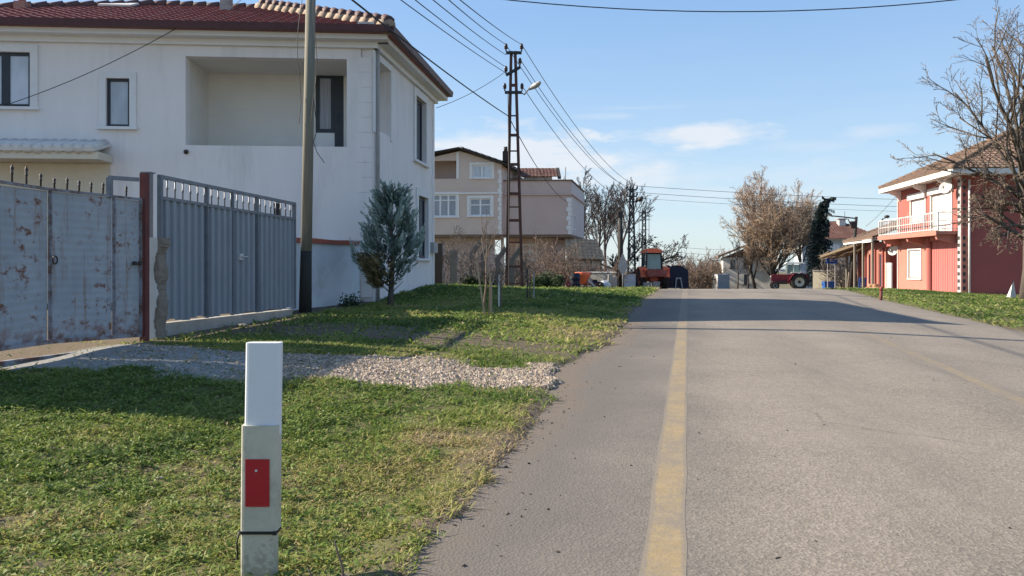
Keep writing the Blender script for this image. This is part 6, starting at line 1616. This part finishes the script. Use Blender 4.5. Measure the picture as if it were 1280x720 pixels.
mb = MB(); mb.tube([q-V3((0,0,.1)), q+V3((.01,0,.36))], .045, 10); mb.build('post', M['rustpost'], t); mb = MB(); mb.tube([q+V3((.01,0,.362)), q+V3((.015,0,.47)), q+V3((.016,0,.49))], [.05,.05,.035], 10); mb.build('cap', M['dullred'], t)
q = P(1266, 366, 28.6); q.z = gz(q.x, q.y); 
mb = MB(); mb.add([q+V3((-.10,0,.02)), q+V3((.13,0,.02)), q+V3((.11,.05,.30)), q+V3((.0,.04,.50)), q+V3((.07,.06,.60)), q+V3((-.12,.18,.02)), q+V3((.15,.2,.02)), q+V3((.10,.12,.34))], [(0,1,2,3),(3,2,4),(1,6,7,2),(2,7,4),(5,0,3),(6,5,3,7),(7,3,4),(0,5,6,1)])
tag(mb.build('plastic_bag', M['white'], None), 'white plastic bag caught at the foot of the right tree', 'bag')

# ------------------------------------------------------------------ white house at the far end and tiled house
q = at(909, 86); e1 = V3((1,-.15,0)).normalized(); s1 = V3((.22,1,0)).normalized()
t = thing('far_white_house', 'white two storey house half hidden by the brown tree', 'house', q)
c0 = P(904, 350, 86); c1 = P(964, 350, 84.5); zz = P(904, 322, 86).z
XF = Wall((c0.x,c0.y), (c1.x,c1.y), (0,0)); XS = Wall((c0.x,c0.y), (c0.x+s1.x*7,c0.y+s1.y*7), (0,90))
wr = [XF.rect(913,325,919,335), XF.rect(930,325,936,335), XF.rect(930,343,936,355)]
mb = MB(); XF.solid(mb, -2.6, zz, .25, wr); XS.solid(mb, -2.6, zz, .25, t0=.25); Wall((c1.x,c1.y),(c1.x+s1.x*7,c1.y+s1.y*7),(90,80)).solid(mb, -2.6, zz, .25, t0=.25); mb.build('wall', M['fadewhite'], t)
for r in wr: window(t, XF, r, M['pvc_dark'], M['glass_dark'], .1, .06)
pk = P(940, 306, 88); a = XF.pt(-.5, zz, .5); c = XF.pt(XF.L+.5, zz, .5); mm = XF.pt(XF.L*.62, pk.z, .5)
mb = MB(); mb.prism([a, mm, mm+V3((0,0,.2)), a+V3((0,0,.2))], s1*8); mb.prism([mm, c, c+V3((0,0,.2)), mm+V3((0,0,.2))], s1*8); mb.prism([XF.pt(0,zz,-.01), XF.pt(XF.L,zz,-.01), XF.pt(XF.L*.62,pk.z-.05,-.01)], s1*.25); mb.build('roof', M['tile_old'], t)
px0 = P(897.5, 360, 83); px1 = P(912, 344, 83); mb = MB(); mb.box(((px0.x+px1.x)/2, 84.2, (px1.z-2.6)/2+.1), (px1.x-px0.x, 2.4, px1.z+2.6)); po_ = mb.build('porch', pm('blue_grey_porch', (.30,.36,.43), (.25,.30,.37), 2), t)
mb = MB(); mb.box((px0.x-.015, 84.2, (px1.z-2.6)/2+.1), (.02, 2.3, px1.z+2.5)); mb.build('porch_lit_side', M['white'], po_)  # white sheet paints the sunlit look of the porch's left face
D = 98; a = P(1030, 300, D); c = P(1096, 300, D); zz = P(1040, 300, D).z; zb2 = gz(a.x, D)-.5
t = thing('tiled_house', 'pale blue grey house with brown tiled roof behind the conifer', 'house', (a.x, D, gz(a.x, D)))
TW = Wall((a.x-2.5, D+.4), (c.x, D-.6), (0,0)); TS = Wall((a.x-2.5, D+.4), (a.x-.5, D+9), (0, 120))
wr = [(3.2, zz-1.75, 4.4, zz-.55), (6.2, zz-1.75, 7.4, zz-.55)]
mb = MB(); TW.solid(mb, zb2, zz, .25, wr); TS.solid(mb, zb2, zz, .25, t0=.25); mb.build('wall', pm('pale_blue_grey_wall', (.42,.46,.50), (.36,.40,.44), 1), t)
for r in wr: window(t, TW, r, M['pvc_white'], M['glass'], .1, .08, vdiv=(.5,))
mb = MB(); TW.slab(mb, (-.3, zz-.05, TW.L+.3, zz+.10), -.2, .45); mb.build('eave', M['fadewhite'], t)
e0_ = TW.pt(-.6, zz+.1, .6); e1_ = TW.pt(TW.L+.6, zz+.1, .6); rd0 = TW.pt(3.2, P(0,281,D).z+.6, -4.2); rd1 = TW.pt(TW.L-3.2, P(0,281,D).z+.6, -4.2); b0_ = TW.pt(-.6, zz+.1, -9); b1_ = TW.pt(TW.L+.6, zz+.1, -9)
mb = MB(); mb.add([e0_, e1_, rd1, rd0, b0_, b1_], [(0,1,2,3),(1,5,2),(5,4,3,2),(4,0,3)]); rf = mb.build('roof', M['tile_brown'], t)
mb = MB(); plane_tiles(mb, e0_, e1_, [rd1, rd0], .28, .38, .03); mb.build('roof_tiles', M['tile_brown'], rf)
q0 = P(1051.5, 283, 100); q1 = P(1059.5, 274, 100); mb = MB(); mb.box(((q0.x+q1.x)/2, 101, (q0.z+q1.z)/2-.3), (q1.x-q0.x, .8, q1.z-q0.z+.6)); ch = mb.build('chimney', M['fadewhite'], rf); mb = MB(); mb.box(((q0.x+q1.x)/2, 101, q1.z+.06), (q1.x-q0.x+.3, 1.1, .12)); mb.build('chimney_cap', M['concrete'], ch)
mb = MB(); mb.tube([P(1056,274,100.4), P(1056,264,100.4)], .03, 5); mb.build('aerial', M['iron'], rf)

# ------------------------------------------------------------------ trees
def far(px, D): return ((px-640)/F*D, D)
FC = dict(kids=(9,7,5,4), seg=(5,4,3,2,2), rmin=.016, ang=(18,42), up=(.05,.16,.12,.06,.0), wob=.13)
for i, (px, D, h, lab) in enumerate(((729,74,9.4,'bare tree with upright twigs just right of the flat roofed block'),(745,78,8.6,'bare tree behind the tiled shed, between two taller ones'),(759,75,9.0,'bare tree with dark limbs left of the dark wooden pole'),(768,83,10.6,'tallest thin bare tree behind the dark wooden pole'))):
    tree('bare_tree', lab, far(px, D), h*.80, .17, 100+i, FC, 'barkgrey', 'barkgrey', 'bare trees behind the beige house')
def multistem(T, W, loc, rr, c):
    cc = dict(c); cc.update(kids=(9,6,5,3), start=(.12,.15,.1,.1), rmin=.0135)
    for k in range(12):
        a = 6.283*k/11+rr.uniform(-.2,.2); s_ = rr.uniform(.45,1.15)
        grow(T, W, loc+V3((0,0,rr.uniform(.7,2.4))), V3((math.cos(a)*s_, math.sin(a)*s_*.8, 1.0)), rr.uniform(4.6,6.4), .10, 0, rr, cc)
def leaning(T, W, loc, rr, c):
    cc = dict(c); cc.update(ang=(25,60), up=(.02,.06,.05,.03,0), kids=(9,6,4,3), start=(.3,.2,.1,.1), ratio=(.42,.5,.5,.5))
    grow(T, W, loc+V3((0,0,.6)), V3((1,.1,.52)), 5.6, .15, 0, rr, cc); grow(T, W, loc+V3((0,0,1.4)), V3((.85,-.2,.85)), 3.6, .11, 0, rr, cc); grow(T, W, loc+V3((0,0,1.6)), V3((-1,-.2,.45)), 3.8, .10, 0, rr, cc)
tree('leaning_tree', 'bare tree with long limbs leaning right over the orange tractor', far(771, 66), 2.2, .26, 121, FC, 'bark', 'barkdark', None, (.1,0,1), extra=leaning)
BC = dict(max=4, tl=1, kids=(10,8,6,4), seg=(5,5,4,2,2), rmin=.0145, ang=(22,50), up=(.08,.15,.10,.04,.0), wob=.15, start=(.16,.2,.15,.1), ratio=(.74,.55,.5,.5), leaf=1, leafmat='deadleaf', ls=.045)
tree('brown_tree', 'big bushy bare tree with dry brown leaves above the red tractor', far(968, 80), 8.2, .26, 131, BC, 'bark', 'barklight', extra=multistem)
BC2 = dict(BC); BC2.update(leaf=1, kids=(10,8,6,4), ls=.04, ratio=(.62,.55,.5,.5))
tree('brown_tree', 'lower brown tree spreading left in front of the far white house', far(944, 81), 5.4, .18, 137, BC2, 'bark', 'barklight', lean=(-.15,0,1))
tree('brown_tree', 'lower brown tree touching the dark conifer on its right', far(1000, 82), 6.6, .18, 141, BC2, 'bark', 'barklight', lean=(.05,0,1))
for i, (px, D, h, lab) in enumerate(((922,82,3.8,'slim bare tree in front of the far white house porch'),(935,79,3.2,'slim dark bare tree left of the red tractor'))):
    tree('slim_tree', lab, far(px, D), h, .09, 150+i, dict(FC, kids=(6,5,4,2)), 'barkdark', 'barkdark', None)
for i, (px, D, h, lab) in enumerate(((862,84,2.6,'low brown thicket just right of the dark navy machine'),(873,88,3.4,'taller brown thicket with pale twigs, second from the machine'),(885,90,3.6,'brown thicket in the middle of the gap before the white house'),(896,92,3.2,'brown thicket right beside the white house porch'),(879,110,5.0,'far grey brown thicket behind the others'))):
    bush('thicket', lab, far(px, D), h, 160+i, 30, 'brushbrown', 'brown thickets in the gap', 1.1, .02)
bush('yard_shrub', 'grey brown bare shrub behind the blue board', far(1060, 66), 3.2, 171, 26, 'barkgrey', None, .55, .018)
# dark drooping conifer
q = at(1024, 76); ct = thing('dark_conifer', 'dark narrow conifer with bent drooping top right of brown tree', 'tree', q); mb = MB(); rr = random.Random(31)
H_ = P(0,246,76).z-q.z
pts = [q-V3((0,0,.1)), q+V3((.05,0,H_*.5)), q+V3((.2,0,H_*.86)), q+V3((.55,0,H_*.97)), q+V3((1.05,0,H_*.985))]
mb.tube(pts, [.17,.11,.07,.05,.03], 7); mb.build('trunk', M['bark'], ct)
mb = MB(); mb.tint = .5
def drape(p, d, L, w_):
    n = 7
    for i in range(n):
        f = i/n; c = p+d*(L*f)+V3((0,0,-.28*L*f*f))
        for s_ in (-1,1):
            mb.tint = rr.random(); sd = d.cross(V3((0,0,1))).normalized()*s_
            e_ = c+sd*w_*(1.1-f*.7)*rr.uniform(.5,1.1)+d*w_*.5+V3((0,0,-w_*rr.uniform(.3,1.1)))
            mb.add([c, c+d*w_*.45+V3((0,0,-.02)), e_, c+V3((0,0,-w_*.5))], [(0,1,2,3)])
for i in range(520):
    f = rr.random()**.85; z = .45+f*(H_*.90-.45); a = rr.uniform(0, 6.283)
    r_ = np.interp(f, [0,.2,.5,.75,.9,1], [1.15,1.35,1.1,.75,.42,.30])*rr.uniform(.5,1.15)
    f2 = f*1.03; z = .45+f*(H_*.985-.45)
    cx = np.interp(f, [0,.5,.86,.97,1], [0,.05,.2,.55,1.0])
    drape(q+V3((cx,0,z)), V3((math.cos(a), math.sin(a), .12)).normalized(), r_, .30)
for p0, d, L in ((pts[3], V3((1,0,.1)), .9), (pts[2], V3((1,-.2,.1)), 1.25), (pts[4], V3((.8,.1,.15)), .55), (pts[2], V3((.9,.3,-.15)), 1.3), (pts[3], V3((-.3,0,.4)), .4)):
    for k in range(3): drape(p0+V3((0,0,.06*k)), d.normalized(), L, .24)
mb.build('crown', M['conifer'], ct)

# big bare tree at the right edge
def bigtree(T, W, loc, rr, c):
    up = dict(c); up.update(kids=(6,5,4,3), ang=(22,50), up=(.0,.05,.05,.02,.0), start=(.18,.15,.1,.1), ratio=(.55,.55,.52,.5), rr=.6, wob=.15)
    wp = dict(c); wp.update(kids=(7,5,4,3), ang=(25,60), up=(-.03,-.05,-.07,-.05,0), start=(.15,.1,.1,.1), ratio=(.5,.55,.5,.45), wob=.20)
    o = loc
    # upper limbs reaching left across the sky
    for d, L, r, z in (((-.80,-.1,.75),3.7,.065,3.4), ((-.66,.3,.95),4.3,.07,3.9), ((-.55,-.2,1.3),4.6,.075,4.4), ((-.3,.1,1.5),4.8,.08,4.7), ((-.95,.2,1.0),2.9,.045,4.6), ((-.1,.2,1.5),4.6,.10,5.0)):
        grow(T, W, o+V3((.05,0,z)), d, L, r, 0, rr, up)
    # crooked weeping limbs in front of the red wall
    for d, L, r, z in (((-.8,-.25,.62),2.2,.075,2.2), ((-.75,.1,.35),2.0,.05,2.5), ((-.75,-.4,.1),1.8,.045,2.6), ((-.85,-.1,.1),1.9,.04,3.1), ((-.6,-.5,.6),2.0,.05,3.0), ((-.9,-.2,.4),2.2,.045,3.5)):
        grow(T, W, o+V3((-.05,0,z)), d, L, r, 0, rr, wp)
tree('big_bare_tree', 'large bare tree at the right edge with branches before red house', (17.95, 28.0), 5.6, .20, 202, dict(kids=(4,5,4,4), rmin=.0065, up=(.02,.08,.05,.0,0)), 'bark', 'treetwig', None, (.06,0,1), extra=bigtree)

# ------------------------------------------------------------------ overhead wires
def wire(name, lab, p, q, sag, r=.012, group=None, mat='wirealu', n=18):
    p, q = Vector(p), Vector(q); pts = []
    for i in range(n+1):
        f = i/n; s_ = p.lerp(q, f); s_.z -= sag*4*f*(1-f); pts.append(s_)
    mb = MB(); mb.tube(pts, r, 5, False); tag(mb.build(name, M[mat], None), lab, 'wire', group)
ends = [A1[0]+V3((0,0,.06)), A1[0]+V3((.0,.3,-.25)), A1[1]+V3((0,0,.06)), A2[0]+V3((0,0,.05)), A2[0]+V3((.05,.2,-.15))]
starts = [P(572,0,16), P(553,0,16), P(587,0,16), P(531,0,16), P(514,0,16)]
g1 = 'bare wires running up left from the near lattice pole'
for e_, s_, lab in zip(ends, starts, ('bare wire from the upper left insulator, middle of the bundle','bare wire to the upper cross arm, next left of the middle','bare wire from the upper right insulator, rightmost of the bundle','bare wire to the second cross arm, upper one','bare wire to the second cross arm, lowest and leftmost')):
    wire('power_line', lab, e_, e_+(s_-e_)*2.0, .15, .011, g1)
g2 = 'bare wires between the two lattice poles'
fe = far_ends
for e_, f_, lab in ((A1[1]+V3((0,0,.06)), fe[1], 'bare wire between lattice poles from the upper right insulator'), (A2[1]+V3((0,0,.05)), fe[3], 'bare wire between lattice poles from the second cross arm'), (A3[1], fe[4], 'lowest bare wire between the two lattice poles'), (A1[0]+V3((0,0,.05)), fe[0], 'bare wire between lattice poles from the upper left insulator')):
    wire('power_line', lab, e_, f_, .9, .014, g2)
g3 = 'wires running right from the far lattice pole'
for k, (e_, q, lab) in enumerate(((fe[1], P(1150,247,66), 'topmost wire going right from the far lattice pole'), (fe[3], P(1150,256,66), 'second wire going right from the far lattice pole'), (fe[5], P(1150,262,66), 'lowest faint wire going right from the far lattice pole'))):
    wire('power_line', lab, e_, e_+(q-e_)*1.4, .25, .016 if k < 2 else .011, g3)
g4 = 'low wires crossing the gap to the far white house'
for k, (y0, y1, lab) in enumerate(((303,312,'upper low wire across the sky gap right of the tractor'),(309,319,'middle low wire across the sky gap right of the tractor'),(314,326,'lowest wire across the sky gap right of the tractor'))):
    wire('power_line', lab, P(790,y0-3,66), P(905,y1,86), .2, .014, g4)
knot = Vector((P(635.5,0,30).x, 29.85, P(0,146,30).z))
wire('service_cable', 'thick black cable running down from top left to the near lattice pole', knot, P(436,-14,13.5)+(P(436,-14,13.5)-knot)*.5, .16, .018, None, 'blk')
wire('service_cable', 'black cable from near lattice pole down to beige flat roofed block', knot, JF.pt(JF.L-.3, P(732,252,57).z, .1), .5, .018, None, 'blk')
wire('service_cable', 'thin cable from the white house eave up to the near lattice pole', SW.pt(SW.L-.2, EZ-.35, .1), A2[0]+V3((0,0,-.1)), .12, .010, None, 'wirealu')
wire('service_cable', 'thin dark cable slanting across the white house front wall', FW.pt(FW.hit(228,42)[0], EZ+.1, .45), FW.pt(FW.hit(10,133)[0], FW.hit(10,133)[1], .13), .12, .009, None, 'blk')
wire('service_cable', 'thin cable rising from the grey chimney of the white house', P(288,10,21.2), P(330,-25,19), .02, .008, None, 'blk')
wire('overhead_cable', 'black cable crossing high above the road at the top', P(560,-9,15.0), P(1330,-18,15.0), .42, .011, None, 'blk')
wire('annex_cable', 'thin wire slanting down from red house eave to wooden pole arm', P(1122,243,50), P(1082,283,58), .12, .012, None, 'wirealu')
